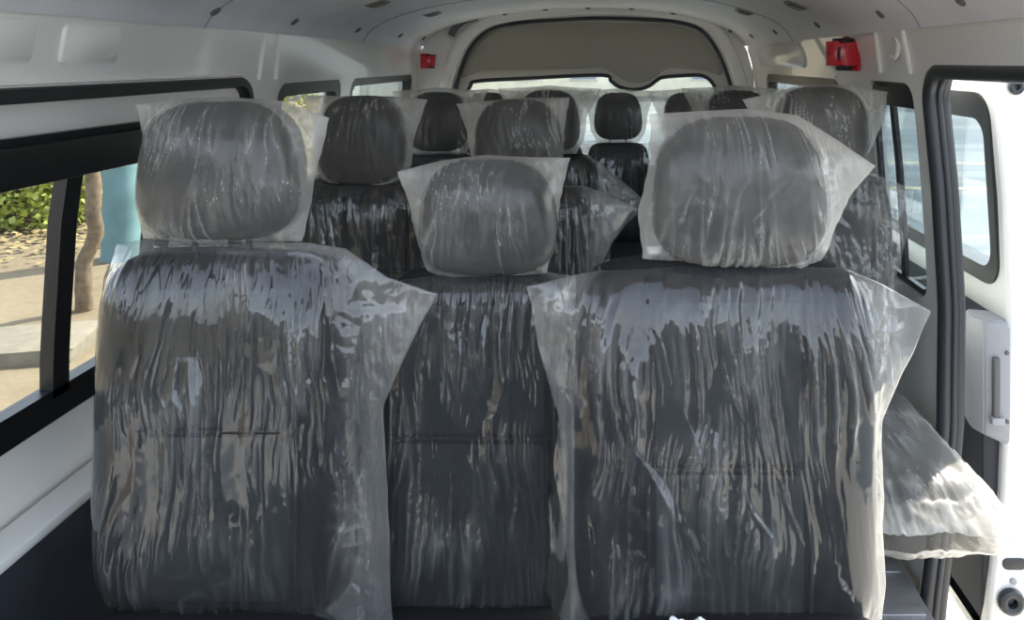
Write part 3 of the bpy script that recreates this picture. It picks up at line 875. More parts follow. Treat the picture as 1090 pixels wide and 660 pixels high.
box('lower_panel', (-0.73, -0.02, 0.0), (0.63, 0.03, 0.42), M['cream'], hatch, 0.01)

# ------------------------------------------------------------------ sliding door, slid back outside
dr = empty('door_1', (0.96, 1.92, 0.0))
struct(dr, 'white sliding door pushed back outside the body', 'door')
DW = (0.045, 1.05, 0.70, 1.16, 0.06)
def xd(z):   # inner skin local x, follows the body curve
    return float(np.interp(z, [-0.1, .2, .6, .9, 1.2, 1.33], [-0.03, 0.005, 0.02, 0.01, -0.015, -0.05]))
bm = bmesh.new()
zs = np.linspace(-0.18, 1.30, 24); ys_ = np.linspace(0, 1.10, 6)
G = [[[bm.verts.new((xd(z) + d, y, z)) for z in zs] for y in ys_] for d in (0, 0.085)]
for d in (0, 1):
    for i in range(5):
        for j in range(23):
            bm.faces.new((G[d][i][j], G[d][i + 1][j], G[d][i + 1][j + 1], G[d][i][j + 1]))
for i in range(5):
    for j in (0, 23): bm.faces.new((G[0][i][j], G[0][i + 1][j], G[1][i + 1][j], G[1][i][j]))
for i in (0, 5):
    for j in range(23): bm.faces.new((G[0][i][j], G[0][i][j + 1], G[1][i][j + 1], G[1][i][j]))
panel = from_bm('door_panel', bm, M['white'], None)
boolean_cut(panel, [prism_x('cutter', rrect(*DW), -0.3, 0.4, M['white'])])
md = panel.modifiers.new('soft', 'BEVEL'); md.width = 0.012; md.segments = 3; md.limit_method = 'ANGLE'; md.angle_limit = R(50)
panel.parent = dr
out = rrect(DW[0] - .012, DW[1] + .012, DW[2] - .012, DW[3] + .012, 0.07); inn = rrect(DW[0] + .022, DW[1] - .022, DW[2] + .03, DW[3] - .055, 0.05)
bm = bmesh.new()
Ls = [[bm.verts.new((xd(b) + d, a, b)) for a, b in p] for p, d in ((out, -0.006), (inn, -0.006), (inn, 0.05), (out, 0.05))]
for k in range(4):
    A, B = Ls[k], Ls[(k + 1) % 4]
    for i in range(len(out)): bm.faces.new((A[i], A[(i + 1) % len(out)], B[(i + 1) % len(out)], B[i]))
wf = from_bm('window_frame', bm, M['frame'], dr, angle=35)
prism_x('glass_pane', rrect(DW[0], DW[1], DW[2], DW[3], 0.05), 0.040, 0.044, M['tglass'], dr)
box('inner_trim', (-0.030, 0.025, -0.16), (0.03, 1.05, 0.62), M['trim'], dr, 0.012)
# handle housing with a recessed pull
hd = empty('door_handle', (-0.035, 0.01, 0.325)); hd.parent = dr
bm = bmesh.new()
pr = [(-0.015, 0.045), (0.0, 0.0), (0.02, -0.012), (0.058, -0.014), (0.062, 0.02), (0.06, 0.09), (0.0, 0.11)]
A = []
for z, sc in ((0.0, .9), (0.012, 1.0), (0.25, 1.0), (0.285, .97), (0.30, .8)):
    A.append([bm.verts.new((x * sc, y * sc, z + (0.02 * (x < 0.03) if z < 0.1 else 0))) for x, y in pr])
for P_, Q_ in zip(A[:-1], A[1:]):
    for i in range(len(pr)): bm.faces.new((P_[i], P_[(i + 1) % len(pr)], Q_[(i + 1) % len(pr)], Q_[i]))
bm.faces.new(A[0]); bm.faces.new(A[-1])
bmesh.ops.bevel(bm, geom=list(bm.edges), offset=0.004, segments=2, affect='EDGES')
from_bm('door_handle_housing', bm, M['grey'], hd)
box('pull_lever', (0.014, -0.022, 0.07), (0.030, -0.008, 0.215), M['dgrey'], hd, 0.004)
box('latch_tab', (0.008, -0.026, 0.055), (0.040, -0.010, 0.072), M['grey'], hd, 0.003)
def screw(x, y, z, r, m, par, nm):
    bm = bmesh.new()
    prism(bm, circ(r, 16), lambda a, b: (x + a, y, z + b), lambda a, b: (x + a, y - 0.005, z + b), 0.0012)
    return from_bm(nm, bm, m, par)
screw(0.048, -0.013, 0.225, 0.005, M['dgrey'], hd, 'screw'); screw(0.048, -0.013, 0.06, 0.005, M['dgrey'], hd, 'screw')
def rubber_stop(z, x, r, nm):
    bm = bmesh.new()
    sweep(bm, [(x + r * .7 * math.cos(t), -0.008, z + r * .7 * math.sin(t)) for t in np.linspace(0, 2 * math.pi, 20, endpoint=False)], circ(r * .38, 8), (0, 1, 0), closed=True)
    prism(bm, circ(r * .6, 14), lambda a, b: (x + a, 0.0, z + b), lambda a, b: (x + a, -0.004, z + b))
    return from_bm(nm, bm, M['seal'], dr)
rubber_stop(1.188, 0.034, 0.018, 'rubber_stop')
rubber_stop(-0.045, 0.022, 0.030, 'rubber_stop')
bm = bmesh.new()
prism(bm, rrect(0.004, 0.062, 0.028, 0.055, 0.012), lambda a, b: (a, 0.003, b), lambda a, b: (a, -0.003, b), 0.001)
from_bm('latch_slot', bm, M['seal'], dr)
screw(0.030, 0.0, 0.095, 0.008, M['grey'], dr, 'screw'); screw(0.030, 0.0, -0.0, 0.008, M['grey'], dr, 'screw')

# ------------------------------------------------------------------ seats
SG = 'plastic-wrapped passenger seats'
def seat(label, cx, Y, back, head, cush, L=None, Rr=None, top=((0, 0), (1, 0)), hL_=None, hR_=None, htop=((0, 0), (1, 0)), bres=(90, 110), hres=(60, 56),
         far=True, seed=1, bh=(0, 0), insert=None, fan=0.3, lean=0.05, leg_dx=0.0, folds=(), hfolds=()):
    """back=(w, z0, z1, t) head=(xc, w, z0, z1, t, dy) cush=(w, depth, ztop, t); Y = front face of the backrest; outlines in local (x, world z)"""
    root = empty('passenger_seat', (cx, Y, 0))
    tag(root, label, 'seat', SG)
    w, z0, z1, t = back
    bp = Pad(w, z1 - z0, t, n=6.0, m=3.4, lean=lean, bol=0.16, zc=(z0 + z1) / 2, yc=t / 2)
    b = bp.build('backrest', M['fabric'], root, 96 if not far else 56, 26 if not far else 16)
    iw, iz0, iz1, hz = insert or (0.66, 0.04, 0.06, 0.5)
    xw = w / 2 * iw
    zz0, zz1 = z0 + iz0, z1 - iz1
    zm = zz0 + (zz1 - zz0) * hz
    bp.patch('lower_insert', M['cloth'], b, -xw, xw, zz0, zm - 0.003)
    bp.patch('upper_insert', M['cloth'], b, -xw, xw, zm + 0.003, zz1)
    for sx in (-1, 1):
        bp.seam('seam', [(sx * (xw + .004), z0 + .02), (sx * (xw + .004), z1 - .02)], b)
    bp.seam('seam', [(-xw, zm), (xw, zm)], b)
    hx, hw, hz0, hz1, ht, hdy = head
    hdp = Pad(hw, hz1 - hz0, ht, n=3.3, m=2.6, taper=0.15, lean=lean, zc=(hz0 + hz1) / 2, yc=bp.yl((hz0 + hz1) / 2) + hdy, xc=hx)
    h = hdp.build('headrest', M['fabric'], root, 72 if not far else 44, 22 if not far else 14)
    for sx in (-1, 1):
        x = hx + sx * hw * 0.16
        tube('post', [(x, hdp.yl(z), z) for z in (z1 - 0.05, (z1 + hz0) / 2, hz0 + 0.05)], 0.006, M['steel'], h, up=(1, 0, 0), n=8)
    # head bag
    if hL_ is None:
        j = lambda a: a * random.uniform(0.75, 1.25)
        e1, e2 = j(0.045), j(0.045)
        hh = hz1 - hz0
        hL_ = [(hx - hw / 2 - e1 - .02, hz1 + j(0.006)), (hx - hw / 2 - 0.022, hz1 - hh * .45), (hx - hw / 2 - 0.012, hz0 + .04), (hx - hw * .42, hz0 - 0.012)]
        hR_ = [(hx + hw / 2 + e2 + .02, hz1 + j(0.006)), (hx + hw / 2 + 0.022, hz1 - hh * .45), (hx + hw / 2 + 0.012, hz0 + .04), (hx + hw * .42, hz0 - 0.012)]
        htop = ((0, 0), (.25, .004), (.5, .012), (.75, .004), (1, 0))
    bag('plastic_cover', hdp, hL_, hR_, htop, M['headbag'] if not far else M['headbag_far'], h, hres, seed=seed, fan=0.8,
        streak=(0.0050, 0.020, 0.16), fine=(0.0015, 0.008, 0.06), crumple=0.005, close=1, folds=hfolds, sparse=0.6)
    # back bag
    if L is None:
        j = lambda a: a * random.uniform(0.7, 1.3)
        L = [(-w / 2 - j(.03), z1 + .008), (-w / 2 - j(.035), z1 - .12), (-w / 2 - j(.015), (z0 + z1) / 2), (-w / 2 - .012, z0 - .01)]
        Rr = [(w / 2 + j(.05), z1 - .01), (w / 2 + j(.04), z1 - .14), (w / 2 + j(.015), (z0 + z1) / 2), (w / 2 + .012, z0 - .01)]
        top = ((0, 0), (.5, .012), (1, 0))
    bag('plastic_cover', bp, L, Rr, top, M['backbag'], b, bres, seed=seed + 31, fan=fan, hL=bh[0], hR=bh[1],
        streak=(0.0110, 0.026, 0.42), fine=(0.0040, 0.0105, 0.14), crumple=0.007, folds=folds)
    # cushion: a pad lying down
    cw, cd, cz, ct = cush
    cp_ = Pad(cw, cd, ct, n=5.5, m=3.0, bol=0.1)
    c = cp_.build('seat_cushion', M['fabric'], root, 56, 14)
    for v in c.data.vertices:
        x, y, z = v.co
        v.co = (x, 0.05 - cd / 2 + z, cz - ct / 2 - y + 0.0)
    # legs and frame
    y_f, y_b = 0.05 - cd + .08, -0.01
    for sx in (-1, 1):
        x = sx * (cw / 2 - .05)
        tube('seat_frame', [(x, y_f - .03, cz - ct + .01), (x, y_b + .02, cz - ct + .01), (x, t * .55, z0 + .10)], 0.013, M['steel'], root, up=(1, 0, 0), n=8)
    for sx in (-1, 1):
        x = sx * (cw / 2 - .07) + leg_dx
        for yy in (y_f, y_b):
            tube('leg', [(x, yy, cz - ct + .012), (x, yy, 0.006), (x, yy + 0.001, 0.0)], 0.014, M['steel'], root, up=(0, 1, 0), n=8)
    return root, bp, hdp, c, cp_

def lo(pts, cx, D):
    """outline measured on the photograph at depth D, in seat-local x and world z"""
    return [((px - VX) * D / FPX - cx, CAMZ - (py - VY) * D / FPX) for px, py in pts]

# ---- first row, bush side
D = 1.36; cx = (247 - VX) * D / FPX
zt = lambda py, D: CAMZ - (py - VY) * D / FPX
hx = (234 - VX) * D / FPX - cx
seat('charcoal seat beside the sliding window, tall headrest in milky plastic, bag flap over its neighbour', cx, D - 0.06,
     (278 * D / FPX, zt(640, D), zt(267, D), 0.13), (hx, 180 * D / FPX, zt(255, D), zt(108, D), 0.13, -0.012), (0.44, 0.50, 0.362, 0.10),
     L=lo([(118, 262), (102, 300), (108, 380), (103, 480), (104, 590), (122, 636)], cx, D),
     Rr=lo([(470, 306), (440, 362), (416, 420), (420, 500), (424, 585), (430, 655)], cx, D),
     top=((0, 0), (.10, .018), (.3, .030), (.6, .052), (.72, .052), (.85, .015), (1, 0)),
     hL_=lo([(137, 112), (150, 160), (142, 225), (150, 255)], cx, D), hR_=lo([(347, 126), (334, 180), (327, 225), (320, 258)], cx, D),
     htop=((0, 0), (.15, .012), (.45, .024), (.75, .024), (1, 0)),
     bres=(240, 250), hres=(150, 130), far=False, seed=3, folds=[(*lo([(435, 360), (350, 655)], cx, D), 0.016, 0.016), (*lo([(384, 290), (388, 500)], cx, D), 0.01, 0.01), (*lo([(225, 440), (255, 640)], cx, D), 0.007, 0.008), (*lo([(190, 330), (235, 610)], cx, D), 0.006, 0.007), (*lo([(290, 430), (300, 560)], cx, D), 0.006, 0.007), (*lo([(262, 300), (270, 470)], cx, D), 0.005, 0.006), (*lo([(340, 320), (330, 480)], cx, D), 0.007, 0.008), (*lo([(410, 470), (395, 650)], cx, D), 0.01, 0.012)], hfolds=[(*lo([(262, 115), (283, 252)], cx, D), 0.006, 0.006), (*lo([(232, 150), (225, 235)], cx, D), 0.004, 0.004), (*lo([(200, 140), (170, 230)], cx, D), 0.004, 0.004), (*lo([(315, 150), (312, 255)], cx, D), 0.006, 0.006), (*lo([(245, 180), (248, 245)], cx, D), 0.003, 0.004)], bh=(0.0, 0.05), insert=(0.58, 0.03, 0.05, 0.55))
# ---- first row, middle
D = 1.44; cx = (506 - VX) * D / FPX
hx = (520 - VX) * D / FPX - cx
seat('narrow middle seat of the front row, low headrest in clear plastic', cx, D - 0.05,
     (204 * D / FPX, zt(660, D), zt(288, D), 0.11), (hx, 152 * D / FPX, zt(291, D), zt(170, D), 0.12, -0.012), (0.33, 0.46, 0.315, 0.09),
     L=lo([(428, 296), (408, 380), (396, 480), (394, 580), (398, 668)], cx, D),
     Rr=lo([(612, 296), (612, 380), (612, 480), (614, 580), (612, 668)], cx, D),
     top=((0, 0), (.3, .012), (.7, .012), (1, 0)),
     hL_=lo([(420, 184), (432, 215), (443, 260), (455, 297)], cx, D), hR_=lo([(607, 169), (596, 215), (592, 262), (580, 292)], cx, D),
     htop=((0, 0), (.25, .014), (.5, .018), (.8, .006), (1, 0)),
     bres=(190, 240), hres=(130, 110), far=False, seed=11, folds=[(*lo([(432, 470), (428, 620)], cx, D), 0.007, 0.009), (*lo([(482, 440), (486, 600)], cx, D), 0.006, 0.008), (*lo([(520, 440), (550, 530)], cx, D), 0.006, 0.008), (*lo([(555, 430), (545, 610)], cx, D), 0.006, 0.008), (*lo([(450, 320), (452, 460)], cx, D), 0.005, 0.006)], hfolds=[(*lo([(482, 200), (500, 285)], cx, D), 0.004, 0.005), (*lo([(548, 180), (552, 270)], cx, D), 0.004, 0.004), (*lo([(590, 190), (580, 280)], cx, D), 0.005, 0.005)], insert=(0.80, 0.03, 0.05, 0.58))
# ---- first row, door side
D = 1.20; cx = (770 - VX) * D / FPX
hx = (787 - VX) * D / FPX - cx
seat('wide front row seat nearest the door opening, large headrest in milky plastic', cx, D - 0.06,
     (318 * D / FPX, zt(668, D), zt(276, D), 0.135), (hx, 192 * D / FPX, zt(282, D), zt(124, D), 0.14, -0.012), (0.46, 0.46, 0.475, 0.11),
     L=lo([(560, 304), (578, 385), (597, 450), (600, 540), (606, 610), (612, 680)], cx, D),
     Rr=lo([(992, 330), (957, 400), (936, 445), (936, 540), (936, 610), (930, 680)], cx, D),
     top=((0, 0), (.12, .022), (.22, .036), (.5, .056), (.78, .058), (.88, .035), (1, 0)),
     hL_=lo([(693, 122), (694, 165), (680, 225), (684, 277)], cx, D), hR_=lo([(936, 178), (906, 214), (885, 262), (872, 286)], cx, D),
     htop=((0, 0), (.2, .020), (.45, .044), (.66, .050), (.82, .028), (1, 0)),
     bres=(270, 260), hres=(160, 140), far=False, seed=19, folds=[(*lo([(648, 400), (768, 618)], cx, D), 0.014, 0.015), (*lo([(690, 330), (745, 480)], cx, D), 0.007, 0.009), (*lo([(735, 300), (800, 470)], cx, D), 0.006, 0.008), (*lo([(632, 480), (625, 650)], cx, D), 0.01, 0.012), (*lo([(765, 470), (830, 575)], cx, D), 0.006, 0.008), (*lo([(868, 565), (893, 612)], cx, D), 0.009, 0.01), (*lo([(805, 455), (848, 560)], cx, D), 0.005, 0.007), (*lo([(668, 350), (672, 430)], cx, D), 0.005, 0.007)], hfolds=[(*lo([(772, 135), (735, 272)], cx, D), 0.004, 0.005), (*lo([(800, 150), (760, 262)], cx, D), 0.004, 0.005), (*lo([(845, 165), (790, 235)], cx, D), 0.004, 0.005), (*lo([(735, 190), (710, 260)], cx, D), 0.004, 0.004), (*lo([(820, 205), (790, 255)], cx, D), 0.004, 0.004), (*lo([(862, 170), (868, 260)], cx, D), 0.007, 0.006), (*lo([(720, 235), (735, 275)], cx, D), 0.004, 0.004)], bh=(0.02, 0.02), insert=(0.50, 0.03, 0.05, 0.50))
# ---- second row
D = 2.21; cx = (386 - VX) * D / FPX
seat('second row seat on the bush side, just behind the sliding window seat', cx, D - .06, (0.42, 0.46, zt(190, D), 0.12), (0, 96 * D / FPX, zt(195, D), zt(102, D), 0.12, -0.01), (0.42, 0.48, 0.45, 0.10),
     hL_=lo([(318, 100), (333, 135), (333, 175), (345, 197)], cx, D), hR_=lo([(454, 106), (440, 145), (437, 178), (425, 197)], cx, D), htop=((0, 0), (.3, -.002), (.5, .004), (.8, .004), (1, 0)),
     bres=(120, 120), hres=(90, 80), seed=23)
cx = (551 - VX) * D / FPX
seat('second row middle seat, headrest rising behind the low front headrest', cx, D - .04, (0.40, 0.46, zt(197, D), 0.12), (0, 98 * D / FPX, zt(200, D), zt(106, D), 0.12, -0.01), (0.38, 0.48, 0.45, 0.10),
     L=lo([(465, 200), (468, 260), (470, 330), (470, 400)], cx, D), Rr=lo([(675, 221), (650, 262), (636, 290), (634, 400)], cx, D), top=((0, 0), (.2, .01), (.5, .035), (.75, .045), (.85, .03), (1, 0)),
     hL_=lo([(483, 111), (495, 140), (500, 170), (510, 199)], cx, D), hR_=lo([(606, 104), (600, 140), (599, 175), (590, 199)], cx, D), htop=((0, 0), (.25, .004), (.6, .006), (1, 0)),
     bres=(120, 120), hres=(90, 80), seed=29, bh=(0, .02))
D = 2.08; cx = (874 - VX) * D / FPX
sF = seat('second row seat beside the door pillar, sunlit cushion in the door opening', cx, D - .06, (0.36, 0.47, zt(184, D), 0.12), (0, 104 * D / FPX, zt(180, D), zt(92, D), 0.12, -0.01), (0.34, 0.58, 0.455, 0.10),
     L=lo([(798, 190), (798, 260), (800, 330), (800, 400)], cx, D), Rr=lo([(985, 206), (976, 255), (962, 300), (950, 400)], cx, 1.93), top=((0, 0), (.3, .02), (.6, .03), (.75, .035), (1, 0)),
     hL_=lo([(790, 106), (808, 130), (818, 160), (830, 180)], cx, D), hR_=lo([(947, 98), (942, 128), (930, 155), (915, 178)], cx, D), htop=((0, 0), (.2, .012), (.4, .03), (.7, .026), (1, 0)),
     bres=(130, 120), hres=(110, 90), seed=37, bh=(0, .10), leg_dx=-0.14)
# bag over that cushion
root, _, _, cu, cpad = sF
cbp = Pad(0.345, 0.585, 0.17, n=5.5, m=3.6)
cb = bag('plastic_cover', cbp, [(-0.20, 0.30), (-0.20, 0.1), (-0.20, -.15), (-0.21, -0.32)], [(0.20, 0.30), (0.21, 0.1), (0.225, -.15), (0.285, -0.35)], ((0, 0), (1, 0)),
         M['headbag'], cu, (110, 150), seed=43, fan=0.1, hR=-0.0, close=0, crumple=0.006)
for v in cb.data.vertices:
    x, y, z = v.co
    v.co = (x, 0.05 - 0.58 / 2 + z, 0.460 - 0.17 / 2 - y - max(0, x - .17) * .35)
# ---- third row
D = 2.92
for px, lab, w_, py in ((466, 'third row seat on the bush side with dark headrest against the white wall', 0.235, 98), (584, 'third row middle seat half hidden behind the second row middle headrest', 0.235, 96), (784, 'third row seat on the door side, dark rounded headrest top', 0.25, 96)):
    cx = (px - VX) * D / FPX
    kw = {}
    if px == 584:
        kw = dict(L=lo([(520, 160), (520, 260), (520, 330)], cx, D), Rr=lo([(690, 216), (664, 240), (650, 260), (646, 330)], cx, D), top=((0, 0), (.3, .005), (.6, .10), (.72, .09), (1, 0)), bh=(0, .02))
    seat(lab, cx, D - .06, (0.365, 0.44, zt(163, D), 0.12), (0, w_, zt(161, D), zt(py, D), 0.11, -0.01), (0.365, 0.46, 0.45, 0.10), bres=(90, 100), hres=(64, 60), seed=50 + px, **kw)
# ---- fourth row
D = 3.62
for px, lab in ((519, 'back row seat at the bush side end, only the top of its headrest showing'), (588, 'back row seat almost hidden behind the third row middle headrest'),
                (658, 'back row seat in the clear below the dip of the tailgate trim'), (732, 'back row seat beside the big front headrest bag, headrest partly covered')):
    cx = (px - VX) * D / FPX
    seat(lab, cx, D - .05, (0.288, 0.42, zt(152, D), 0.11), (0, 0.225, zt(149, D), zt(98.5, D), 0.11, -0.01), (0.262, 0.44, 0.45, 0.10), bres=(70, 90), hres=(60, 60), seed=70 + px, lean=0.06)

# ------------------------------------------------------------------ small fittings
def plate_frame(x, y):
    z, n = ceil_pt(x)
    t = Vector((0, 1, 0)); s = t.cross(n)
    mt = Matrix((( s.x, t.x, n.x, x), (s.y, t.y, n.y, y), (s.z, t.z, n.z, z), (0, 0, 0, 1)))
    return mt
clip_me = None
def ceiling_clip(x, y, lab, grp, r=0.013):
    bm = bmesh.new()
    prism(bm, circ(r, 18), lambda a, b: (a, b, -0.004), lambda a, b: (a, b, 0.005), 0.002)
    bmesh.ops.create_uvsphere(bm, u_segments=12, v_segments=6, radius=r * .55, matrix=Matrix.Translation((0, 0, 0.004)) @ Matrix.Diagonal((1, 1, .5, 1)))
    o = from_bm('ceiling_clip', bm, M['clip'])
    o.matrix_world = plate_frame(x, y)
    return tag(o, lab, 'clip', grp)
ords = ['nearest', 'second', 'third', 'fourth', 'fifth', 'farthest']
for nm, y in zip(ords, (1.325, 1.795, 2.26, 2.85, 3.45, 3.9)):
    ceiling_clip(-0.868, y, 'round grey headliner clip above the bush side wall, %s along the seam' % nm, 'clips along the bush side ceiling seam')
for nm, y in zip(ords, (1.54, 1.98, 2.56, 3.18, 3.68)):
    ceiling_clip(0.693, y, 'round grey headliner clip above the door side wall, %s along the seam' % nm, 'clips along the door side ceiling seam')
for k, px in enumerate((538, 581, 626, 672, 716)):
    x = (px - VX) * 3.96 / FPX
    ceiling_clip(x, 3.93, 'small grey headliner clip over the tailgate, %s from the bush side' % ['first', 'second', 'third', 'fourth', 'fifth'][k], 'clips over the tailgate', 0.014)
def ceiling_vent(x, y, lab):
    e = empty('ceiling_vent'); e.matrix_world = plate_frame(x, y)
    tag(e, lab, 'vent', 'square vents in the headliner')
    bm = bmesh.new(); bm_box(bm, (-0.032, -0.042, -0.004), (0.032, 0.042, 0.006), 0.005)
    from_bm('bezel', bm, M['vent'], e)
    bm = bmesh.new(); bm_box(bm, (-0.023, -0.031, 0.004), (0.023, 0.031, 0.0075), 0.002)
    from_bm('opening', bm, M['black'], e)
    for k in range(4):
        bm = bmesh.new(); bm_box(bm, (-0.019, -0.022 + k * .0135, 0.007), (0.019, -0.016 + k * .0135, 0.0105), 0.001)
        from_bm('slat', bm, M['vent'], e)
ceiling_vent(-0.715, 2.55, 'square beige vent over the bush side seats, nearer one')
ceiling_vent(-0.685, 3.24, 'square beige vent over the bush side seats, near the tailgate')
ceiling_vent(0.55, 3.07, 'square beige vent over the door side rear seats')
ceiling_vent(0.60, 2.46, 'square beige vent over the door side, cut by the top of the picture')

def hammer(loc, rz, s, lab):
    e = empty('emergency_hammer', loc); e.rotation_euler = (0, 0, rz); e.scale = (s, s, s)
    tag(e, lab, 'hammer', 'red emergency hammers')
    # local: wall is at +x behind, faces -x
    bm = bmesh.new(); bm_box(bm, (-0.012, -0.045, -0.052), (0.0, 0.045, 0.052), 0.005)
    from_bm('back_plate', bm, M['red'], e)
    bm = bmesh.new()
    sec = [(-0.046 + 0.0, -0.05)]
    arc = [(-0.014 - 0.070 * math.sin(t), 0.046 * math.cos(t)) for t in np.linspace(0, math.pi, 14)]
    inn_ = [(-0.014 - 0.060 * math.sin(t), 0.036 * math.cos(t)) for t in np.linspace(math.pi, 0, 14)]
    P2 = arc + inn_
    prism(bm, P2, lambda a, b: (a, b, -0.036), lambda a, b: (a, b, 0.036), 0.002)
    from_bm('holder', bm, M['red'], e)
    bm = bmesh.new()
    sweep(bm, [(-0.036, 0, -0.044), (-0.036, 0, 0.040)], circ(0.014, 12), (1, 0, 0))
    from_bm('handle', bm, M['red'], e)
    bm = bmesh.new(); bm_box(bm, (-0.064, -0.040, 0.030), (-0.016, 0.012, 0.045), 0.005)
    bm_box(bm, (-0.060, -0.056, 0.032), (-0.028, -0.03, 0.043), 0.004)
    from_bm('hammer_head', bm, M['black'], e)
    bm = bmesh.new(); bm_box(bm, (-0.062, -0.038, -0.050), (-0.024, -0.004, -0.030), 0.005)
    from_bm('clip', bm, M['black'], e)
    bm = bmesh.new(); prism(bm, [(-0.034, -0.022), (-0.006, 0.0), (-0.034, 0.020)], lambda a, b: (-0.0145 - 0.072 * math.sqrt(max(0, 1 - (a / .047) ** 2)), a, b), lambda a, b: (-0.014 - 0.068 * math.sqrt(max(0, 1 - (a / .047) ** 2)), a, b))
    from_bm('arrow_window', bm, M['black'], e, smooth=False)
    return e
hammer((prof_x(RW, 1.27) - 0.002, 2.36, 1.272), R(14), 1.0, 'red emergency hammer in its holder on the door side wall')
hammer((-0.865, 3.90, 1.25), R(180 - 25), 0.72, 'small red and black emergency hammer near the tailgate corner')

# tissue on the front seat by the door
bm = bmesh.new()
bmesh.ops.create_grid(bm, x_segments=26, y_segments=26, size=0.032)
for v in bm.verts:
    x, y = v.co.x, v.co.y
    n1 = float(grad_noise(np.float64(x / .016), np.float64(y / .016), 5)); n2 = float(grad_noise(np.float64(x / .007), np.float64(y / .007), 6))
    v.co = (x * (1 + .4 * n1), y * .7, 0.010 + 0.018 * n1 + 0.006 * n2)
o = from_bm('crumpled_tissue', bm, M['paper'], angle=25, fix=False)
o.location = ((738 - VX) * 1.08 / FPX, 1.065, 0.478)
md = o.modifiers.new('thick', 'SOLIDIFY'); md.thickness = 0.0015
tag(o, 'crumpled white tissue at the foot of the wide front seat backrest', 'tissue')

# ------------------------------------------------------------------ outdoors seen through the windows
def trunk(name, base, top, r, m, lab, cat, seed, wob=0.03):
    path = []
    rng = random.Random(seed)
    N = 16
    bm = bmesh.new()
    pts = [Vector(base).lerp(Vector(top), i / N) + Vector((rng.uniform(-wob, wob), rng.uniform(-wob, wob), 0)) * (i > 0) for i in range(N + 1)]
    pts = catmull(pts, 3)
    rings = []
    for i, p in enumerate(pts):
        rr = r * (1.15 - 0.35 * i / len(pts)) * (1 + .35 * math.exp(-i / 2.0) * 0.4)
        rings.append([bm.verts.new(p + Vector((rr * (1 + .08 * rng.uniform(-1, 1)) * math.cos(a), rr * math.sin(a), 0))) for a in np.linspace(0, 2 * math.pi, 12, endpoint=False)])
    for A, B in zip(rings[:-1], rings[1:]):
        for i in range(12): bm.faces.new((A[i], A[(i + 1) % 12], B[(i + 1) % 12], B[i]))
    bm.faces.new(rings[0]); bm.faces.new(rings[-1])
    return tag(from_bm(name, bm, m, angle=80), lab, cat)
b0 = at(90, 330, 5.93); b0 = (b0[0], b0[1], GZ - .02)
trunk('tree_trunk', b0, (b0[0] + .17, b0[1] + .1, 2.4), 0.05, M['bark'], 'thin leaning brown tree trunk outside the sliding window', 'tree', 4)
b1 = at(131, 275, 7.49); b1 = (b1[0], b1[1], GZ - .02)
trunk('wrapped_post', b1, (b1[0] - .10, b1[1], 2.6), 0.145, M['teal'], 'thick post wrapped in turquoise cloth outside the window', 'post', 8, 0.012)
def bush(cx, cy, wx, wy, h, nleaf, seed, lab):
    rng = random.Random(seed)
    e = empty('bush', (cx, cy, GZ))
    tag(e, lab, 'bush', 'green bushes beyond the window')
    V = []; F = []
    for _ in range(nleaf):
        while True:
            a, b, c = rng.uniform(-1, 1), rng.uniform(-1, 1), rng.uniform(0, 1)
            q = a * a + b * b + (c * 1.0) ** 2
            if 0.25 < q < 1: break
        p = Vector((a * wx, b * wy, c * h))
        d = Vector((rng.gauss(0, 1), rng.gauss(0, 1), rng.gauss(0, .7))).normalized()
        nrm = Vector((rng.gauss(0, 1), rng.gauss(0, 1), rng.gauss(0.6, 1))).normalized()
        s = d.cross(nrm).normalized()
        L_ = rng.uniform(.05, .11); w_ = L_ * .36
        k = len(V)
        V += [p, p + d * L_ * .5 + s * w_ , p + d * L_, p + d * L_ * .5 - s * w_]
        F.append((k, k + 1, k + 2, k + 3))
    mesh('foliage', V, F, M['leaf'], e, smooth=False)
    bm = bmesh.new()
    for _ in range(9):
        tx, ty = rng.uniform(-.6, .6) * wx, rng.uniform(-.6, .6) * wy
        sweep(bm, catmull([(tx * .3, ty * .3, -.03), (tx * .6, ty * .6, h * .35), (tx, ty, h * .75)], 4), circ(0.018, 6), (1, .2, 0))
    from_bm('stem', bm, M['bark'], e)
bush(-6.95, 9.2, 1.35, 0.8, 2.4, 14000, 1, 'bright green leafy bush filling the front pane of the sliding window')
bush(-7.6, 11.0, 1.7, 0.8, 2.6, 9000, 2, 'green bush behind the thin tree trunk and the turquoise post')
bush(-12.0, 10.5, 2.0, 1.2, 2.8, 7000, 3, 'green bush farther off past the bright one')
bush(-9.0, 14.5, 5.0, 1.5, 3.6, 9000, 4, 'tall green shrub row behind the bushes')
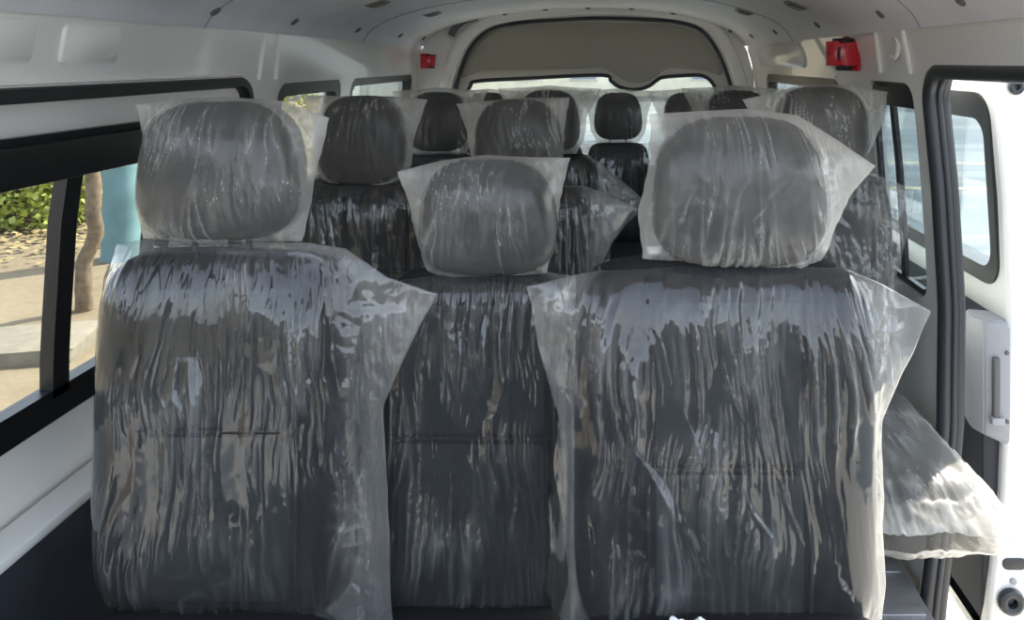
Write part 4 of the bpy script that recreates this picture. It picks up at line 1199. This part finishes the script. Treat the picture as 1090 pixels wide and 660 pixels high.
# dry leaves below the bush
V = []; F = []
rng = random.Random(12)
for _ in range(3500):
    x = rng.uniform(-11, -4.2); y = rng.gauss(8.6, .55) + (x + 7) * -.05
    a = rng.uniform(0, 6.28); L_ = rng.uniform(.04, .10)
    k = len(V); d = Vector((math.cos(a), math.sin(a), rng.uniform(-.2, .4))); s = Vector((-math.sin(a), math.cos(a), rng.uniform(-.3, .3))) * .4
    p = Vector((x, y, GZ + rng.uniform(.005, .05)))
    V += [p, p + (d * .5 + s) * L_, p + d * L_, p + (d * .5 - s) * L_]; F.append((k, k + 1, k + 2, k + 3))
o = mesh('leaf_litter', V, F, mat('dry_leaf_tan', (0.26, 0.20, 0.095), 0.8, var=0.4, vscale=4), smooth=False)
tag(o, 'dry tan leaf litter on the soil below the bushes', 'leaf litter', kind='stuff')
p = at(38, 372, 5.1)
bm = bmesh.new(); bm_box(bm, (-0.32, -0.28, -0.02), (0.32, 0.28, 0.09), 0.02)
for v in bm.verts: v.co += Vector((random.uniform(-.012, .012), random.uniform(-.012, .012), random.uniform(-.006, .006)))
o = from_bm('concrete_block', bm, M['slab']); o.location = (p[0], 5.1, GZ); o.rotation_euler = (0, 0, R(12))
tag(o, 'flat pale concrete slab lying on the soil', 'slab')

# far building seen through the tailgate window
bd = empty('building', (-2, 42, GZ)); tag(bd, 'pale yellow building seen through the tailgate window', 'building')
box('wall', (-14, 0, 0), (10, 6, 7.0), M['facade'], bd, 0.02)
for k in range(7):
    for zz in (0.8, 4.0):
        f = box('window', (-12.5 + k * 3.2, -0.06, zz), (-11.0 + k * 3.2, 0.05, zz + 1.5), M['cream'], bd, 0.02)
        box('pane', (-12.4 + k * 3.2, -0.075, zz + .1), (-11.1 + k * 3.2, -0.055, zz + 1.4), M['wpane'], f, 0.005)
box('roof', (-14.4, -0.4, 7.0), (10.4, 6.4, 7.3), M['slab'], bd, 0.03)
bd2 = empty('building', (24, 34, GZ)); tag(bd2, 'long blue grey building beyond the paving on the door side', 'building')
box('wall', (-9, 0, 0), (22, 6, 6.0), M['bluewall'], bd2, 0.02)
box('roof', (-9.4, -.4, 6.0), (22.4, 6.4, 6.3), M['slab'], bd2, 0.03)
for k in range(8):
    f = box('window', (-8 + k * 3.6, -0.06, 1.0), (-6 + k * 3.6, 0.05, 2.6), M['cream'], bd2, 0.02)
    box('pane', (-7.9 + k * 3.6, -0.075, 1.1), (-6.1 + k * 3.6, -0.055, 2.5), M['wpane'], f, 0.005)
